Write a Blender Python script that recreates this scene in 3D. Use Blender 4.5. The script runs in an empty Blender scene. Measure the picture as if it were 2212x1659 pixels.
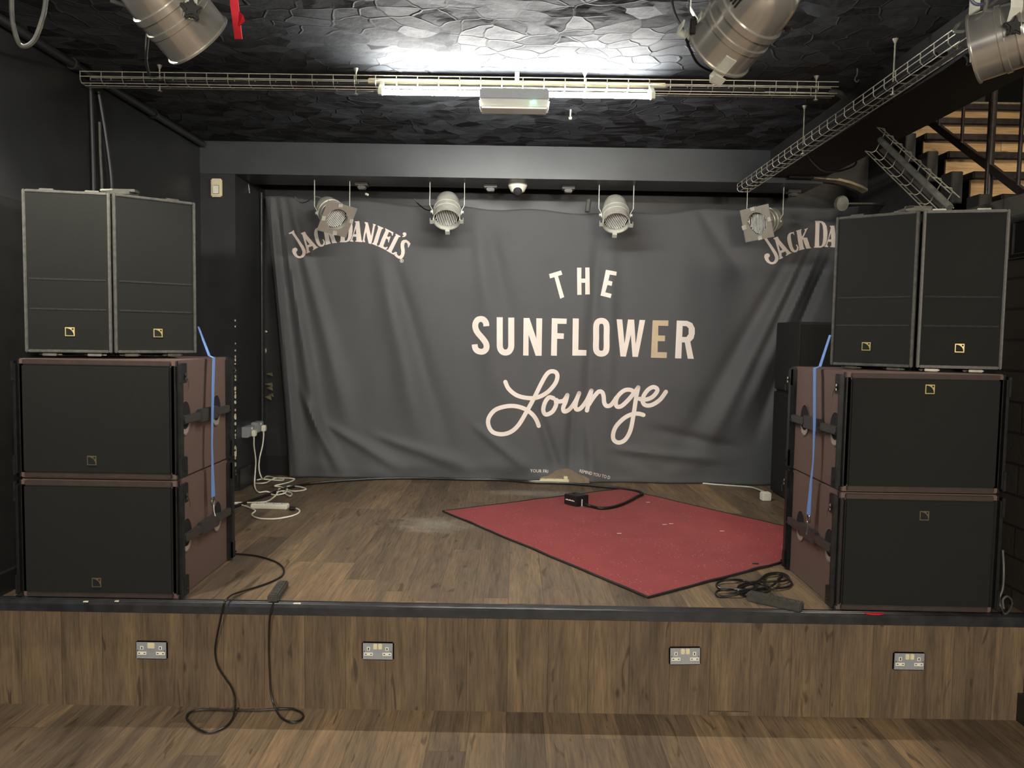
import bpy, bmesh, math, random
from mathutils import Vector, Matrix, noise
from mathutils.geometry import tessellate_polygon
random.seed(7)
C = bpy.context.scene.collection
# ------------------------------------------------------------------ camera
F, W, H, HC, PITCH, ROLL = 1650.0, 2212, 1659, 1.72, 3.6, 0.95
RM = (Matrix.Rotation(math.radians(90 - PITCH), 3, 'X') @ Matrix.Rotation(math.radians(ROLL), 3, 'Z'))
cd = bpy.data.cameras.new('camera'); cam = bpy.data.objects.new('camera', cd); C.objects.link(cam)
cd.sensor_width = 36; cd.lens = F / W * 36; cd.clip_start = .02
cam.matrix_world = Matrix.Translation((0, 0, HC)) @ RM.to_4x4()
bpy.context.scene.camera = cam
ST, ZC, ZS, YB, YW, XL, XR = .495, 3.135, 2.896, 5.8, 6.5, -2.36, 2.36   # stage top, ceiling, beam underside, beam, back wall, side walls

def at(px, py, X=None, Y=None, Z=None):
    """Where the line of sight of a photograph point meets a real plane of the room."""
    d = RM @ Vector(((px - W / 2) / F, -(py - H / 2) / F, -1))
    t = X / d.x if X is not None else Y / d.y if Y is not None else (Z - HC) / d.z
    return Vector((0, 0, HC)) + d * t

# ------------------------------------------------------------------ mesh helper
class MB:
    def __init__(s): s.v, s.f, s.m, s.s = [], [], [], []
    def add(s, vs, fs, mi=0, sm=False):
        o = len(s.v); s.v += [Vector(v) for v in vs]
        for f in fs: s.f.append([i + o for i in f]); s.m.append(mi); s.s.append(sm)
        return s
    def box(s, a, b, mi=0, M=None):
        x0, y0, z0 = a; x1, y1, z1 = b
        vs = [Vector(p) for p in ((x0,y0,z0),(x1,y0,z0),(x1,y1,z0),(x0,y1,z0),(x0,y0,z1),(x1,y0,z1),(x1,y1,z1),(x0,y1,z1))]
        if M: vs = [M @ v for v in vs]
        return s.add(vs, [(3,2,1,0),(4,5,6,7),(0,1,5,4),(1,2,6,5),(2,3,7,6),(3,0,4,7)], mi)
    def prism(s, pts, z0, z1, mi=0, M=None):
        """pts: counter-clockwise polygon in x, y; between z0 and z1"""
        n = len(pts); vs = [Vector((p[0], p[1], z0)) for p in pts] + [Vector((p[0], p[1], z1)) for p in pts]
        if M: vs = [M @ v for v in vs]
        return s.add(vs, [tuple(range(n))[::-1], tuple(range(n, 2*n))] + [(i, (i+1) % n, (i+1) % n + n, i + n) for i in range(n)], mi)
    def tube(s, pts, r, seg=6, closed=False, mi=0, cap=True):
        pts = [Vector(p) for p in pts]; n = len(pts)
        if n < 2: return s
        prev = None; rings = []
        for i, p in enumerate(pts):
            a = pts[i-1] if (i or closed) else pts[0]; b = pts[(i+1) % n] if (i < n-1 or closed) else pts[-1]
            t = (b - a)
            if t.length < 1e-9: t = Vector((0, 0, 1))
            t.normalize()
            if prev is None: prev = t.orthogonal().normalized()
            prev = (prev - t * prev.dot(t))
            if prev.length < 1e-6: prev = t.orthogonal()
            prev.normalize(); q = t.cross(prev); rr = r[i] if isinstance(r, (list, tuple)) else r
            rings.append([p + (prev * math.cos(k * 2 * math.pi / seg) + q * math.sin(k * 2 * math.pi / seg)) * rr for k in range(seg)])
        vs = [v for R in rings for v in R]; fs = []
        for i in range(n if closed else n - 1):
            j = (i + 1) % n
            fs += [(i*seg + k, i*seg + (k+1) % seg, j*seg + (k+1) % seg, j*seg + k) for k in range(seg)]
        if cap and not closed: fs += [tuple(range(seg))[::-1], tuple(range((n-1)*seg, n*seg))]
        return s.add(vs, fs, mi, True)
    def lathe(s, prof, M=None, seg=32, mi=0):
        vs, fs = [], []
        for r, z in prof:
            vs += [Vector((r * math.cos(k * 2 * math.pi / seg), r * math.sin(k * 2 * math.pi / seg), z)) for k in range(seg)]
        for i in range(len(prof) - 1):
            fs += [(i*seg + k, i*seg + (k+1) % seg, (i+1)*seg + (k+1) % seg, (i+1)*seg + k) for k in range(seg)]
        if M: vs = [M @ v for v in vs]
        return s.add(vs, fs, mi, True)
    def shift(s, d): s.v = [v + Vector(d) for v in s.v]; return s
    def build(s, name, mats, parent=None, bevel=0, smooth=False):
        me = bpy.data.meshes.new(name); me.from_pydata([tuple(v) for v in s.v], [], s.f)
        for m in (mats if isinstance(mats, (list, tuple)) else [mats]): me.materials.append(m)
        me.polygons.foreach_set('material_index', s.m)
        me.polygons.foreach_set('use_smooth', [True] * len(s.f) if (smooth or bevel) else s.s)
        if bevel:
            bm = bmesh.new(); bm.from_mesh(me)
            es = [e for e in bm.edges if len(e.link_faces) == 2 and e.calc_face_angle(0) > .6]
            bmesh.ops.bevel(bm, geom=es, offset=bevel, segments=2, affect='EDGES', clamp_overlap=True); bm.to_mesh(me); bm.free()
        me.validate(); me.update()
        if any(s.s) or smooth or bevel: me.set_sharp_from_angle(angle=math.radians(38))
        o = bpy.data.objects.new(name, me); C.objects.link(o)
        if parent: o.parent = parent
        if bevel: wn = o.modifiers.new('even_shading', 'WEIGHTED_NORMAL'); wn.keep_sharp = True
        return o
def tag(o, label, cat, group=None):
    o['label'] = label; o['category'] = cat
    if group: o['group'] = group
    return o
def thing(name, label, cat, loc=(0,0,0), rz=0, group=None):
    o = bpy.data.objects.new(name, None); o.empty_display_size = .1; C.objects.link(o); o.location = loc; o.rotation_euler = (0, 0, rz)
    return tag(o, label, cat, group)
def struct(o, label=None):
    o['kind'] = 'structure'
    if label: o['label'] = label
    return o
def dup(root, label, loc=None, rz=None, group=None):
    r = root.copy(); C.objects.link(r); r['label'] = label
    if loc is not None: r.location = loc
    if rz is not None: r.rotation_euler = (0, 0, rz)
    for ch in list(root.children):
        c = ch.copy(); C.objects.link(c); c.parent = r
        for g in ch.children:
            d = g.copy(); C.objects.link(d); d.parent = c
    return r
def spline(pts, n=8, closed=False):
    pts = [Vector(p) for p in pts]; L = len(pts); out = []
    for i in range(L if closed else L - 1):
        g = (lambda k: pts[k % L]) if closed else (lambda k: pts[max(0, min(L-1, k))])
        a, b, c, d = g(i-1), g(i), g(i+1), g(i+2)
        for k in range(n):
            t = k / n
            out.append(.5 * ((2*b) + (c-a)*t + (2*a - 5*b + 4*c - d)*t*t + (3*b - a - 3*c + d)*t**3))
    if not closed: out.append(pts[-1])
    return out
def rot_to(z, xhint):
    z = Vector(z).normalized(); x = Vector(xhint); x = (x - z * x.dot(z)).normalized(); y = z.cross(x)
    return Matrix((x, y, z)).transposed().to_4x4()

# ------------------------------------------------------------------ materials
def lin(c):
    return tuple(((v/255)/12.92 if v/255 <= .04045 else (((v/255)+.055)/1.055)**2.4) for v in c)
class NT:
    def __init__(s, name):
        s.m = bpy.data.materials.new(name); s.m.use_nodes = True; s.t = s.m.node_tree; s.b = s.t.nodes['Principled BSDF']
    def n(s, typ, **kw):
        nd = s.t.nodes.new('ShaderNode' + typ)
        for k, v in kw.items():
            if k.startswith('i_'):
                key = k[2:]; key = int(key) if key.isdigit() else key.replace('_', ' ')
                if isinstance(v, bpy.types.NodeSocket): s.t.links.new(v, nd.inputs[key])
                else: nd.inputs[key].default_value = v
            else: setattr(nd, k, v)
        return nd
    def math(s, op, a, b=0.0, c=None):
        nd = s.n('Math', operation=op)
        for i, v in enumerate((a, b) if c is None else (a, b, c)):
            if isinstance(v, bpy.types.NodeSocket): s.t.links.new(v, nd.inputs[i])
            else: nd.inputs[i].default_value = v
        return nd.outputs[0]
    def mix(s, f, a, b, blend='MIX'):
        nd = s.n('Mix', data_type='RGBA', blend_type=blend)
        for i, v in ((0, f), (6, a), (7, b)):
            if isinstance(v, bpy.types.NodeSocket): s.t.links.new(v, nd.inputs[i])
            else: nd.inputs[i].default_value = (*v, 1) if isinstance(v, tuple) and len(v) == 3 else v
        return nd.outputs[2]
    def ramp(s, f, stops):
        nd = s.n('ValToRGB', i_0=f); e = nd.color_ramp.elements
        while len(e) < len(stops): e.new(.5)
        for el, (p, c) in zip(e, stops): el.position = p; el.color = (*c, 1) if len(c) == 3 else c
        return nd.outputs[0]
    def set(s, **kw):
        for k, v in kw.items():
            key = k.replace('_', ' ')
            if isinstance(v, bpy.types.NodeSocket): s.t.links.new(v, s.b.inputs[key])
            else: s.b.inputs[key].default_value = (*v, 1) if isinstance(v, tuple) and len(v) == 3 else v
        return s
    def bump(s, h, dist=.002, st=1.0, normal=None):
        nd = s.n('Bump', i_Height=h, i_Distance=dist, i_Strength=st)
        if normal: s.t.links.new(normal, nd.inputs['Normal'])
        s.t.links.new(nd.outputs[0], s.b.inputs['Normal']); return nd.outputs[0]
    def obj(s): return s.n('TexCoord').outputs['Object']
def mat(name, col, rough=.5, metal=0.0, var=.15, scale=30.0, bump=0.0, spec=.5, sheen=0.0):
    """plain coloured surface with fine procedural mottling"""
    t = NT(name); c = lin(col); nz = t.n('TexNoise', i_Vector=t.obj(), i_Scale=scale, i_Detail=4.0)
    lo = tuple(max(0, v*(1-var)) for v in c); hi = tuple(min(1, v*(1+var)) for v in c)
    t.set(Base_Color=t.ramp(nz.outputs[0], [(.3, lo), (.7, hi)]), Metallic=metal, Specular_IOR_Level=spec)
    t.set(Roughness=t.n('MapRange', i_0=nz.outputs[0], i_3=max(.02, rough-.06), i_4=min(1, rough+.06)).outputs[0])
    if sheen: t.set(Sheen_Weight=sheen)
    if bump: t.bump(nz.outputs[0], bump)
    return t.m
def emit(name, col, st):
    t = NT(name); t.set(Base_Color=col, Emission_Color=col, Emission_Strength=st); return t.m
def wood(name, axes, plank=.165, length=1.25, tones=None, rough=.42, pw=.4, gs=20.0, stains=()):
    """plank flooring: axes = (across, along) as indices into x, y, z of object space"""
    t = NT(name); sp = t.n('SeparateXYZ', i_0=t.obj()).outputs
    a, l = sp[axes[0]], sp[axes[1]]
    u = t.math('DIVIDE', a, plank); row = t.math('FLOOR', u)
    r1 = t.n('TexWhiteNoise', noise_dimensions='1D', i_W=row).outputs[0]
    v = t.math('ADD', t.math('DIVIDE', l, length), t.math('MULTIPLY', r1, 7.3)); idx = t.math('FLOOR', v)
    key = t.n('CombineXYZ', i_0=row, i_1=idx).outputs[0]
    wn = t.n('TexWhiteNoise', noise_dimensions='2D', i_Vector=key).outputs
    off = t.math('MULTIPLY', wn[0], 40.0)
    gv = t.n('CombineXYZ', i_0=t.math('MULTIPLY', a, gs), i_1=t.math('MULTIPLY', l, 1.6), i_2=off).outputs[0]
    g1 = t.n('TexNoise', i_Vector=gv, i_Scale=1.0, i_Detail=6.0, i_Roughness=.62, i_Distortion=.6).outputs[0]
    gv2 = t.n('CombineXYZ', i_0=t.math('MULTIPLY', a, 130.0), i_1=t.math('MULTIPLY', l, 7.0), i_2=off).outputs[0]
    g2 = t.n('TexNoise', i_Vector=gv2, i_Scale=1.0, i_Detail=4.0, i_Roughness=.6).outputs[0]
    gv3 = t.n('CombineXYZ', i_0=t.math('MULTIPLY', a, 13.0), i_1=t.math('MULTIPLY', l, 2.6), i_2=t.math('ADD', off, 9.0)).outputs[0]
    g3 = t.n('TexNoise', i_Vector=gv3, i_Scale=1.0, i_Detail=2.0, i_Distortion=1.4).outputs[0]
    tn = tones or [(0, (70, 59, 49)), (.35, (101, 86, 70)), (.65, (125, 105, 82)), (1, (160, 131, 97))]
    tone = t.math('ADD', t.math('MULTIPLY', wn[0], pw), t.math('MULTIPLY', t.n('MapRange', i_0=g1, i_1=.2, i_2=.8).outputs[0], 1.0 - pw))
    base = t.ramp(tone, [(p * .8 + .1, lin(c)) for p, c in tn])
    base = t.mix(t.math('MULTIPLY', t.n('MapRange', i_0=g2, i_1=.42, i_2=.72).outputs[0], .55), base, t.mix(1.0, base, lin((140, 130, 118)), 'MULTIPLY'))
    crack = t.n('MapRange', i_0=g3, i_1=.655, i_2=.70).outputs[0]
    base = t.mix(t.math('MULTIPLY', crack, .6), base, lin((46, 34, 24)))
    vo = t.n('TexVoronoi', i_Vector=t.n('CombineXYZ', i_0=t.math('MULTIPLY', a, 7.0), i_1=t.math('MULTIPLY', l, 3.2), i_2=off).outputs[0], i_Scale=1.0)
    knot = t.n('MapRange', i_0=vo.outputs['Distance'], i_1=.10, i_2=.03).outputs[0]
    base = t.mix(t.math('MULTIPLY', knot, .7), base, lin((40, 30, 22)))
    fu = t.math('ABSOLUTE', t.math('SUBTRACT', t.math('FRACT', u), .5)); fv = t.math('ABSOLUTE', t.math('SUBTRACT', t.math('FRACT', v), .5))
    gap = t.math('MAXIMUM', t.n('MapRange', i_0=fu, i_1=.491, i_2=.498).outputs[0], t.n('MapRange', i_0=fv, i_1=.4985, i_2=.4995).outputs[0])
    base = t.mix(t.math('MULTIPLY', gap, .55), base, lin((38, 30, 24)))
    dust = t.n('TexNoise', i_Vector=t.obj(), i_Scale=1.3, i_Detail=5.0).outputs[0]
    base = t.mix(t.math('MULTIPLY', t.n('MapRange', i_0=dust, i_1=.55, i_2=.8).outputs[0], .35), base, lin((92, 86, 76)))
    for (sx, sy, rx, ry) in stains:          # trodden plaster dust with ragged edges
        dx = t.math('DIVIDE', t.math('SUBTRACT', sp[0], sx), rx); dy = t.math('DIVIDE', t.math('SUBTRACT', sp[1], sy), ry)
        q = t.math('ADD', t.math('ADD', t.math('MULTIPLY', dx, dx), t.math('MULTIPLY', dy, dy)), t.math('MULTIPLY', t.math('SUBTRACT', t.n('TexNoise', i_Vector=t.obj(), i_Scale=9.0, i_Detail=6.0, i_Roughness=.7).outputs[0], .5), 3.2))
        base = t.mix(t.math('MULTIPLY', t.n('MapRange', i_0=q, i_1=1.0, i_2=-.2).outputs[0], .6), base, lin((150, 144, 132)))
    t.set(Base_Color=base, Roughness=t.n('MapRange', i_0=g2, i_3=rough - .06, i_4=rough + .14).outputs[0], Specular_IOR_Level=.4)
    t.bump(t.math('SUBTRACT', t.math('MULTIPLY', g2, .4), t.math('ADD', gap, t.math('MULTIPLY', crack, .4))), .0012, .7)
    return t.m
M = {}
M['floor'] = wood('plank_floor', (0, 1))
a_, b_ = at(935, 1133, Z=ST), at(1150, 1065, Z=ST)
M['stage'] = wood('plank_stage', (0, 1), stains=[(a_.x, a_.y, .30, .22), (b_.x, b_.y, .45, .12)])
M['riser'] = wood('plank_riser', (0, 2), .185, 3.0, [(0, (70, 59, 47)), (.35, (97, 82, 64)), (.65, (115, 97, 75)), (1, (138, 115, 85))], .5, .2, 13.0)
M['step'] = wood('stair_oak', (2, 0), .19, 2.6, [(0, (128, 104, 72)), (.4, (150, 122, 86)), (.7, (164, 136, 98)), (1, (176, 148, 110))], .45)
M['edge'] = mat('nosing_black', (44, 44, 46), .32, var=.3, scale=14, bump=.001)
M['wall'] = mat('black_wall_paint', (39, 40, 41), .42, var=.16, scale=5, bump=.004)
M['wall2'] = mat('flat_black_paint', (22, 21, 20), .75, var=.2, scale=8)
M['beam'] = mat('beam_paint', (56, 59, 61), .42, var=.08, scale=6, bump=.002)
M['skirt'] = mat('skirting_gloss', (36, 37, 37), .3, var=.1)
M['dark'] = mat('stairwell_dark', (30, 29, 27), .6, var=.2)
M['plaster'] = mat('bare_plaster', (112, 102, 82), .8, var=.3, scale=20, bump=.006)
M['chip'] = mat('chipped_white_paint', (222, 214, 190), .6, var=.1)
# trowelled ceiling: every trowel stroke is a tilted flake with a sharp lip
t = NT('trowelled_ceiling'); oc = t.obj()
nz = t.n('TexNoise', i_Vector=oc, i_Scale=2.2, i_Detail=3.0)
wp = t.n('VectorMath', operation='MULTIPLY_ADD'); t.t.links.new(nz.outputs['Color'], wp.inputs[0]); wp.inputs[1].default_value = (.30, .30, 0); t.t.links.new(oc, wp.inputs[2])
sc = t.n('VectorMath', operation='MULTIPLY', i_0=wp.outputs[0]); sc.inputs[1].default_value = (7.0, 9.5, 1)
def flakes(src, scale, rnd):
    vo = t.n('TexVoronoi', voronoi_dimensions='2D', i_Vector=src, i_Scale=scale, i_Randomness=rnd)
    sv = t.n('VectorMath', operation='SCALE', i_0=src); sv.inputs['Scale'].default_value = scale
    df = t.n('VectorMath', operation='SUBTRACT', i_0=src, i_1=vo.outputs['Position'])
    cc = t.n('VectorMath', operation='SUBTRACT', i_0=vo.outputs['Color']); cc.inputs[1].default_value = (.5, .5, .5)
    d = t.n('VectorMath', operation='DOT_PRODUCT', i_0=df.outputs[0], i_1=cc.outputs[0]).outputs['Value']
    return t.math('ADD', d, t.math('MULTIPLY', t.n('SeparateXYZ', i_0=vo.outputs['Color']).outputs[2], .45)), vo
h1, vo1 = flakes(sc.outputs[0], 1.0, 1.0)
h2, vo2 = flakes(sc.outputs[0], 1.9, 1.0)
fn = t.n('TexNoise', i_Vector=oc, i_Scale=26.0, i_Detail=5.0).outputs[0]
ve = t.n('TexVoronoi', voronoi_dimensions='2D', feature='DISTANCE_TO_EDGE', i_Vector=sc.outputs[0], i_Scale=1.0, i_Randomness=1.0).outputs['Distance']
rg = t.math('MULTIPLY', t.n('MapRange', i_0=ve, i_1=.055, i_2=.0).outputs[0], t.n('MapRange', i_0=nz.outputs[0], i_1=.4, i_2=.6).outputs[0])
hh = t.math('ADD', t.math('ADD', t.math('ADD', h1, t.math('MULTIPLY', rg, .24)), t.math('MULTIPLY', h2, .35)), t.math('MULTIPLY', fn, .10))
t.set(Base_Color=t.ramp(fn, [(.3, lin((52, 55, 59))), (.7, lin((60, 63, 67)))]), Roughness=.85, Specular_IOR_Level=.2)
t.bump(hh, .034, 1.0); M['ceil'] = t.m
# black painted block wall
t = NT('painted_block_wall'); sp = t.n('SeparateXYZ', i_0=t.obj()).outputs
bv = t.n('CombineXYZ', i_0=sp[1], i_1=sp[2]).outputs[0]
br = t.n('TexBrick', i_Vector=bv, i_Scale=1.0, i_Color1=(*lin((62, 57, 50)), 1), i_Color2=(*lin((68, 62, 54)), 1), i_Mortar=(*lin((44, 40, 35)), 1))
br.inputs['Brick Width'].default_value = .44; br.inputs['Row Height'].default_value = .145; br.inputs['Mortar Size'].default_value = .006
nn = t.n('TexNoise', i_Vector=t.obj(), i_Scale=40.0, i_Detail=4.0).outputs[0]
t.set(Base_Color=br.outputs[0], Roughness=.5); t.bump(t.math('SUBTRACT', t.math('MULTIPLY', nn, .3), br.outputs[1]), .006, .8); M['block'] = t.m
# fabric
t = NT('black_cloth'); nn = t.n('TexNoise', i_Vector=t.obj(), i_Scale=420.0, i_Detail=2.0).outputs[0]; n2 = t.n('TexNoise', i_Vector=t.obj(), i_Scale=2.5, i_Detail=4.0).outputs[0]
t.set(Base_Color=t.mix(n2, lin((78, 79, 81)), lin((88, 88, 89))), Roughness=.62, Sheen_Weight=.12, Specular_IOR_Level=.35); t.bump(nn, .0006, .5); M['cloth'] = t.m
M['print'] = mat('cream_print', (246, 234, 224), .65, var=.05, scale=6)
M['print_tan'] = mat('tan_print', (206, 184, 152), .65, var=.10, scale=6)  # tan tone for one capital E of the print
M['hem'] = mat('unprinted_cloth_back', (122, 107, 90), .8, var=.12)
# carpet
t = NT('red_carpet'); nn = t.n('TexNoise', i_Vector=t.obj(), i_Scale=260.0, i_Detail=3.0).outputs[0]; n2 = t.n('TexNoise', i_Vector=t.obj(), i_Scale=5.0, i_Detail=4.0).outputs[0]
vo = t.n('TexVoronoi', i_Vector=t.obj(), i_Scale=42.0).outputs['Distance']
vn = t.n('TexNoise', i_Vector=t.obj(), i_Scale=7.0).outputs[0]
sp_ = t.math('MULTIPLY', t.n('MapRange', i_0=vo, i_1=.17, i_2=.09).outputs[0], t.n('MapRange', i_0=vn, i_1=.47, i_2=.53).outputs[0])
cb = t.mix(n2, lin((130, 50, 52)), lin((160, 68, 67))); cb = t.mix(t.math('MULTIPLY', t.n('MapRange', i_0=nn, i_1=.35, i_2=.7).outputs[0], .5), cb, lin((84, 30, 33)))
t.set(Base_Color=t.mix(t.math('MULTIPLY', sp_, .8), cb, lin((205, 150, 140))), Roughness=.95, Sheen_Weight=.1, Specular_IOR_Level=.1); t.bump(nn, .004, .6); M['carpet'] = t.m
M['bind'] = mat('carpet_binding', (26, 24, 24), .8)
# speakers
t = NT('speaker_grille'); nn = t.n('TexNoise', i_Vector=t.obj(), i_Scale=700.0, i_Detail=1.0).outputs[0]; n2 = t.n('TexNoise', i_Vector=t.obj(), i_Scale=2.0, i_Detail=3.0).outputs[0]
t.set(Base_Color=t.mix(n2, lin((27, 28, 26)), lin((34, 35, 33))), Roughness=.85, Specular_IOR_Level=.25); t.bump(nn, .001, .6); M['grille'] = t.m
M['grille_line'] = mat('grille_seam', (37, 37, 36), .85, var=.4, scale=60)
M['brown'] = mat('brown_cabinet_paint', (100, 81, 73), .55, var=.06, scale=120, bump=.0006)
M['brown_dark'] = mat('brown_edge', (56, 45, 39), .6, var=.2, scale=20)
M['cab'] = mat('black_cabinet', (30, 30, 29), .55, var=.15, scale=60)
M['frame'] = mat('worn_speaker_edge', (78, 77, 73), .5, var=.35, scale=45)
M['rail'] = mat('black_rail', (34, 35, 35), .38, metal=.3, var=.2, scale=30)
M['steel'] = mat('dull_steel', (120, 118, 110), .4, metal=.9, var=.2)
M['handle'] = mat('handle_bar', (58, 57, 54), .45, metal=.1, var=.2)
M['hole'] = mat('recess_black', (10, 10, 10), .8)
M['lip'] = mat('lit_cup_lip', (160, 148, 134), .5, var=.1)  # pale colour stands in for light caught on the cup's lower lip
M['gold'] = mat('badge_gold', (200, 182, 124), .4, metal=.35, var=.08)
M['gold_dull'] = mat('badge_dull', (104, 94, 70), .5, metal=.35, var=.08)
M['strap'] = mat('blue_webbing', (108, 142, 204), .7, var=.08, scale=200)
M['rubber'] = mat('black_cable', (24, 23, 22), .38, var=.2)
M['cable_grey'] = mat('dusty_cable', (86, 86, 80), .5, var=.25)
M['white'] = mat('white_plastic', (232, 230, 212), .4, var=.04)
M['cream'] = mat('cream_plastic', (222, 212, 176), .45, var=.04)
M['clad'] = mat('grey_metal_clad', (158, 163, 168), .42, metal=.25, var=.05, scale=90)
M['black'] = mat('black_plastic', (30, 29, 28), .4, var=.2)
M['black_dusty'] = mat('dusty_black_plastic', (62, 60, 54), .55, var=.3, scale=40)
M['wire'] = mat('galvanised_wire', (168, 165, 150), .36, metal=.45, var=.25, scale=20)
M['chrome'] = mat('polished_can', (216, 213, 205), .21, metal=.82, var=.08, scale=9)
M['alu'] = mat('dusty_aluminium', (206, 205, 194), .36, metal=.45, var=.12, scale=20)
M['plate'] = mat('gel_frame_metal', (170, 164, 152), .5, metal=.6, var=.06)
M['clip'] = mat('pale_clip', (206, 208, 196), .45, metal=.4, var=.06)
M['lens'] = mat('lens_black', (12, 12, 13), .25)
M['ridge'] = mat('lens_ridge', (226, 228, 224), .3, metal=.2, var=.04)
M['red'] = mat('red_strap', (206, 30, 48), .55, var=.1)
M['green'] = mat('green_dot', (60, 150, 80), .5)
M['tube'] = emit('lit_tube', (1.0, .98, .925), 66.0)
M['led'] = emit('green_led', (.1, 1.0, .5), 8.0)
M['dome'] = mat('camera_dome', (60, 58, 62), .12)
M['iron'] = mat('painted_iron', (52, 46, 44), .32, metal=.5, var=.25)
t = NT('diffuser'); t.set(Base_Color=(.93, .92, .84), Roughness=.45, Transmission_Weight=.5, Subsurface_Weight=0.0); M['diffuser'] = t.m

# ------------------------------------------------------------------ the room
def quadbox(name, a, b, m, label=None): return struct(MB().box(a, b).build(name, m), label)
quadbox('floor', (XL - .3, -3.2, -.1), (3.9, 3.46, 0), M['floor'])
quadbox('stage_floor', (XL, 3.418, ST - .06), (3.9, YW, ST), M['stage'], 'plank floor of the low stage')
quadbox('stage_riser_wall', (XL, 3.40, 0), (XR + .05, 3.43, ST - .06), M['riser'], 'plank clad front of the low stage')
mb = MB()                                         # grooved nosing along the stage edge
prof = [(3.36, ST-.044), (3.36, ST-.010), (3.366, ST-.001), (3.374, ST+.002), (3.378, ST-.001), (3.382, ST+.002), (3.392, ST+.002), (3.395, ST-.001), (3.399, ST+.002), (3.420, ST+.002), (3.420, ST-.044)]
n = len(prof); mb.add([(XL, y, z) for y, z in prof] + [(XR, y, z) for y, z in prof], [(i, i + n, (i+1) % n + n, (i+1) % n) for i in range(n)] + [tuple(range(n)), tuple(range(n, 2*n))[::-1]])
struct(mb.build('trim_1', M['edge']), 'black grooved nosing on the stage edge')
quadbox('ceiling', (XL - .3, -3.2, ZC), (1.9, YW + .1, ZC + .1), M['ceil'])
quadbox('ceiling_beam', (XL, YB, ZS), (2.3, 6.2, ZC), M['beam'], 'dark grey beam across the front of the recess')
quadbox('ceiling_edge_beam', (1.9, -3.2, 2.935), (2.3, YW, ZC + .6), M['wall2'], 'black downstand beam beside the stairwell')
quadbox('wall_left', (XL - .15, -3.2, 0), (XL, YW, ZC), M['wall'])
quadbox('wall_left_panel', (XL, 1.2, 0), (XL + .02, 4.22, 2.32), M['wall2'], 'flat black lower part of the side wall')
quadbox('wall_back', (XL, YW, 0), (4.0, YW + .15, 5.2), M['wall'])
quadbox('wall_left_pilaster', (XL, YB + .005, ST), (-2.10, YW, ZC), M['wall'], 'black pilaster between side wall and recess')
quadbox('wall_right', (XR, -3.2, 0), (XR + .28, 4.72, 2.42), M['block'])
quadbox('wall_room', (XL - .3, -3.3, 0), (4.0, -3.2, 5.2), M['wall'], 'wall behind the audience floor')
quadbox('wall_stairwell', (3.9, -3.2, 0), (4.0, YW, 5.2), M['dark'])
quadbox('ceiling_stairwell', (2.3, -3.2, 5.2), (4.0, YW + .1, 5.3), M['dark'])
quadbox('baseboard_left', (-2.10, 5.82, ST), (-2.08, YW, ST + .165), M['skirt'])
quadbox('baseboard_back', (-2.08, YW - .02, ST), (-1.7, YW, ST + .165), M['skirt'])
quadbox('baseboard_side', (XL + .02, 2.2, ST), (XL + .045, 5.8, ST + .10), M['skirt'])
quadbox('baseboard_floor', (XR - .025, -3.2, 0), (XR, 3.40, .13), M['skirt'])
# stair flank wall and arch over the under-stair niche
mb = MB(); mb.add([(2.655, 2.2, ST), (2.655, 5.86, ST), (2.655, 5.86, 3.28), (2.655, 5.25, 2.88), (2.655, 2.2, .88), (2.60, 2.2, ST), (2.60, 5.86, ST), (2.60, 5.86, 3.28), (2.60, 5.25, 2.88), (2.60, 2.2, .88)],
    [(0,1,2,3,4), (9,8,7,6,5), (0,5,6,1), (1,6,7,2), (2,7,8,3), (3,8,9,4), (4,9,5,0)])
struct(mb.build('wall_stair_flank', M['wall2']), 'dark wall under the stairs')
arc = [(2.02, 2.92), (2.20, 2.918), (2.38, 2.905), (2.47, 2.885), (2.56, 2.853), (2.64, 2.81), (2.70, 2.765), (2.77, 2.70)]
mb = MB(); k = len(arc)
mb.add([(x, 5.72, z) for x, z in arc] + [(x, 5.72, 3.3) for x, z in arc] + [(x, 5.86, z) for x, z in arc] + [(x, 5.86, 3.3) for x, z in arc],
    [(i, i+1, k+i+1, k+i) for i in range(k-1)] + [(i, 2*k+i, 2*k+i+1, i+1) for i in range(k-1)] + [(2*k+i, 3*k+i, 3*k+i+1, 2*k+i+1) for i in range(k-1)])
struct(mb.build('wall_arch', M['wall2']), 'arched wall over the niche below the stairs')
mb = MB()
for i in range(1, k-1):
    (x0, z0), (x1, z1) = arc[i], arc[i+1]; w = .016 if i > 1 else .008
    mb.add([(x0, 5.714, z0 - .002), (x1, 5.714, z1 - .002), (x1, 5.714, z1 + w), (x0, 5.714, z0 + w), (x0, 5.80, z0 - .004), (x1, 5.80, z1 - .004)], [(0,1,2,3), (4,5,1,0)])
struct(mb.build('trim_2', M['plaster']), 'scraped pale plaster edge of the arch')

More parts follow.
